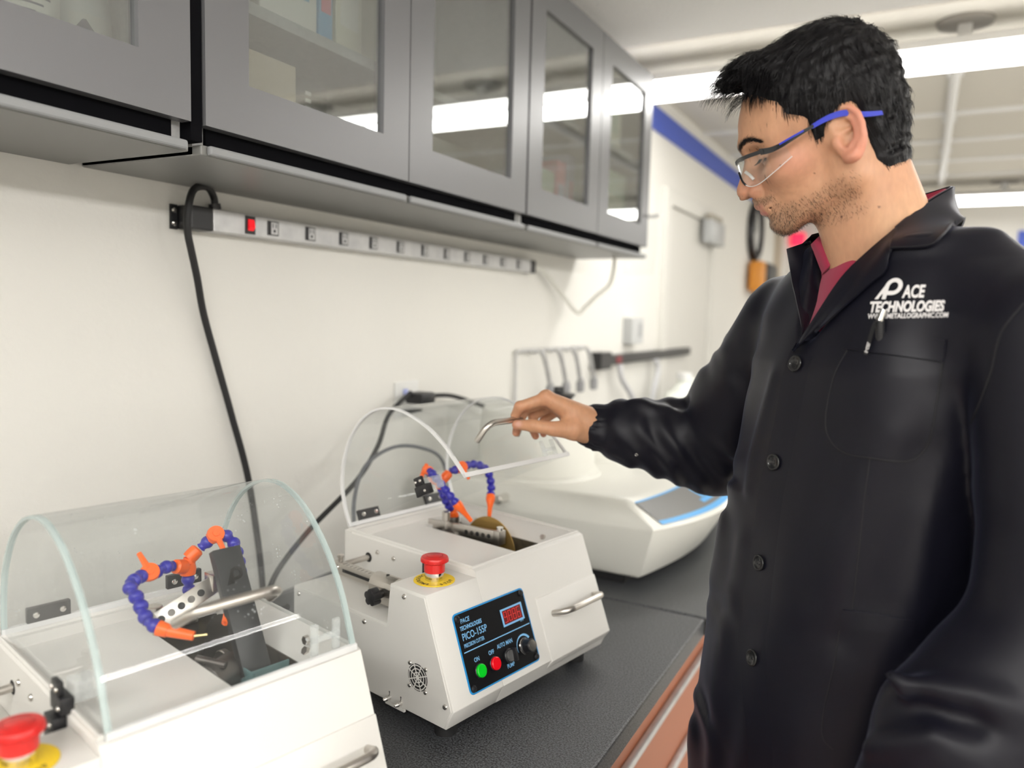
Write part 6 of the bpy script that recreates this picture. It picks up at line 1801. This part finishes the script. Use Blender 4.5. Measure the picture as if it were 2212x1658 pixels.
o = bpy.data.objects.new('cuff_snap', MB().lathe([(0, 0.001), (0.0025, 0.0008), (0.003, 0)], 14).mesh('cuff_snap'))
COL.objects.link(o); o.data.materials.append(chrome_m); o.parent = person
q, n = on((0.742, 1.225, 1.262), 0.0006)
o.matrix_local = Matrix.Translation(Vector(q)-PL) @ Vector(n).to_track_quat('Z', 'Y').to_matrix().to_4x4()
# embroidered lettering on the left breast: laid out flat, then pressed on the cloth
thr_m = mat('white_embroidery', (0.80, 0.78, 0.78), 0.7)
L0, LX, LY = [np.array(p) for p in LOGO]
LX = (LX-L0)/100; LY = (LY-L0)/100
def emb(bm):
    bmesh.ops.subdivide_edges(bm, edges=[e for e in bm.edges if e.calc_length() > 6], cuts=1)
    for v in bm.verts:
        x, y = v.co.x, v.co.y
        q, n = on(L0 + LX*x + LY*y, 0.0009 + (0.0003 if v.co.z > 0 else 0))
        v.co = q
    return bm
def word(s, size, x, y, **kw):
    bm = text_bm(s, size, ext=0.2, **kw)
    for v in bm.verts:
        u, w = v.co.x, v.co.y
        v.co = (x+u, y+w + u*0.02, v.co.z)
    return emb(bm)
mk = glyph_P(46, Matrix.Identity(4), 0.4)
for v in mk.verts: v.co = (15+v.co.x*1.02+v.co.y*0.28, 43+v.co.y*1.0, v.co.z)
me = mesh_join('chest_lettering', [emb(mk), word('ACE', 37, 75, 47, shear=0.28, off=1.2, sx=0.66), word('TECHNOLOGIES', 31, 3, 15.5, shear=0.28, off=1.3, sx=0.70), word('WWW.METALLOGRAPHIC.COM', 14.5, 0, 1.5, shear=0.2, off=0.35, sx=0.83)], thr_m, person)
me.location = -PL
# pen clipped in the breast pocket
PEN = [np.array(p) for p in PEN]; CLIP = [np.array(p) for p in CLIP]
_q, _nn = on(PEN[1]); 
def lift(p, off): q, n = on(p); return q + n*off
p0, p1, p2, p3 = lift(PEN[0], 0.009), lift(PEN[1], 0.008), lift(PEN[2], 0.002), lift(PEN[3], -0.012)
pen = thing('pen', 'black clip pen with silver top standing in the coat\'s breast pocket', 'pen', Vector(p2))
def rel(p): return Vector(p)-Vector(p2)
MB().tube([rel(p1), rel(p1)*0.5+rel(p2)*0.5, rel(p2), rel(p3)], 0.0045, 18).build('barrel', black_m, pen)
MB().cyl(rel(p1), rel(p0), 0.0042, 18, 0.0034).build('push_top', chrome_m, pen)
cl = [rel(lift(p, h)) for p, h in zip(CLIP, (0.013, 0.0125, 0.0085, 0.0062))]
c = MB()
dx = (cl[-1]-cl[0]).normalized(); nn = Vector(_nn); sd = dx.cross(nn).normalized()
c.grid([[tuple(p - sd*0.0021) for p in cl], [tuple(p + sd*0.0021) for p in cl]])
bmesh.ops.solidify(c.bm, geom=c.bm.faces[:], thickness=0.0014)
C_ = c.build('clip', mat('pen_clip_black', (0.02, 0.02, 0.022), 0.3), pen, 40)
mid = cl[2]*0.65+cl[3]*0.35
texts('lettering', [('S-GEL', 0.0048, frame_m(cl[3]*0.85+cl[2]*0.15 + nn*0.0008 + sd*0.0013, -dx, -sd), dict(ext=0.0001, off=0.00008, sx=0.95))], print_m if False else thr_m, C_)

# ------------------------------------------------------------------ safety glasses
gp = H2W(np.array((0.115, 0, 0.010)))
gl = thing('safety_glasses', 'clear safety glasses with black brow bar and blue temples on the man\'s face', 'glasses', Vector(gp))
def G(p): return tuple(np.array(H2W(np.array(p)))-gp)
frame_blk = mat('glasses_black', (0.008, 0.009, 0.012), 0.18)
frame_blue = mat('glasses_blue', (0.015, 0.03, 0.42), 0.3)
def bar(pts, hw, th, name, m, parent):
    """flat springy strip: tall in z, thin sideways"""
    P = [np.array(p) for p in spline(pts, 6)]
    rows = [[], [], [], []]
    N = len(P)
    for i, p in enumerate(P):
        t = P[min(i+1, N-1)]-P[max(i-1, 0)]; t /= np.linalg.norm(t)
        o = np.cross(t, (0, 0, 1)); o /= np.linalg.norm(o)
        h = hw(i/(N-1)) if callable(hw) else hw
        for r, (a, b) in zip(rows, ((1, 1), (1, -1), (-1, -1), (-1, 1))): r.append(G(p + o*th*a + np.array((0, 0, h*b))))
    mb = MB().grid([rows[0], rows[1], rows[2], rows[3], rows[0]])
    bmesh.ops.remove_doubles(mb.bm, verts=mb.bm.verts, dist=1e-6)
    return mb.build(name, m, parent, 50)
for s in (1, -1):
    bar([(0.030, s*0.0785, 0.0178), (0.010, s*0.0795, 0.0205), (-0.008, s*0.0790, 0.0185), (-0.026, s*0.0785, 0.0095), (-0.046, s*0.076, 0.0030)], lambda t: 0.0024+0.0012*math.sin(PI*t), 0.0016, 'temple_tip', frame_blue, gl)
    bar([(0.092, s*0.061, 0.0125), (0.080, s*0.0690, 0.0100), (0.066, s*0.0745, 0.0110), (0.048, s*0.0775, 0.0145), (0.028, s*0.0787, 0.0182)], lambda t: 0.0040-0.0022*t, 0.0016, 'temple_arm', frame_blk, gl)
    bar([(0.070, s*0.0760, 0.0125), (0.055, s*0.0785, 0.0150), (0.040, s*0.0795, 0.0172)], 0.0011, 0.0012, 'temple_inlay', frame_blue, gl)
    top = [(0.1225, s*0.006, 0.0085), (0.1205, s*0.018, 0.0105), (0.1150, s*0.034, 0.0115), (0.1030, s*0.051, 0.0115), (0.0850, s*0.0655, 0.0090), (0.0640, s*0.0735, 0.0085)]
    bot = [(0.1225, s*0.0065, -0.0020), (0.1215, s*0.016, -0.0160), (0.1155, s*0.032, -0.0235), (0.1040, s*0.0490, -0.0240), (0.0840, s*0.0640, -0.0165), (0.0600, s*0.0735, -0.0065)]
    T_, B_ = resamp(top, 28), resamp(bot, 28)
    L_ = MB().grid([[G(a*(1-j/8)+b*(j/8)) for a, b in zip(T_, B_)] for j in range(9)]).build('lens', lens_m, gl, 0)
    MB().tube([G(p) for p in B_[6:]] , 0.0005, 6).build('lens_edge', edgew_m, L_)
    MB().tube([G(p) for p in B_[:7]], 0.0013, 8).build('nose_rim', frame_blk, gl)
    MB().tube([G(p) for p in [(0.1150, s*0.0095, -0.004), (0.1110, s*0.0125, -0.010), (0.1080, s*0.0150, -0.017)]], 0.0020, 8).build('nose_pad', edgew_m, gl)
bar([(0.088, 0.0645, 0.0120), (0.1010, 0.0545, 0.0130), (0.1130, 0.040, 0.0132), (0.1195, 0.020, 0.0120), (0.1225, 0.0, 0.0095), (0.1195, -0.020, 0.0120), (0.1130, -0.040, 0.0132), (0.1010, -0.0545, 0.0130), (0.088, -0.0645, 0.0120)], 0.0024, 0.0014, 'brow_bar', frame_blk, gl)
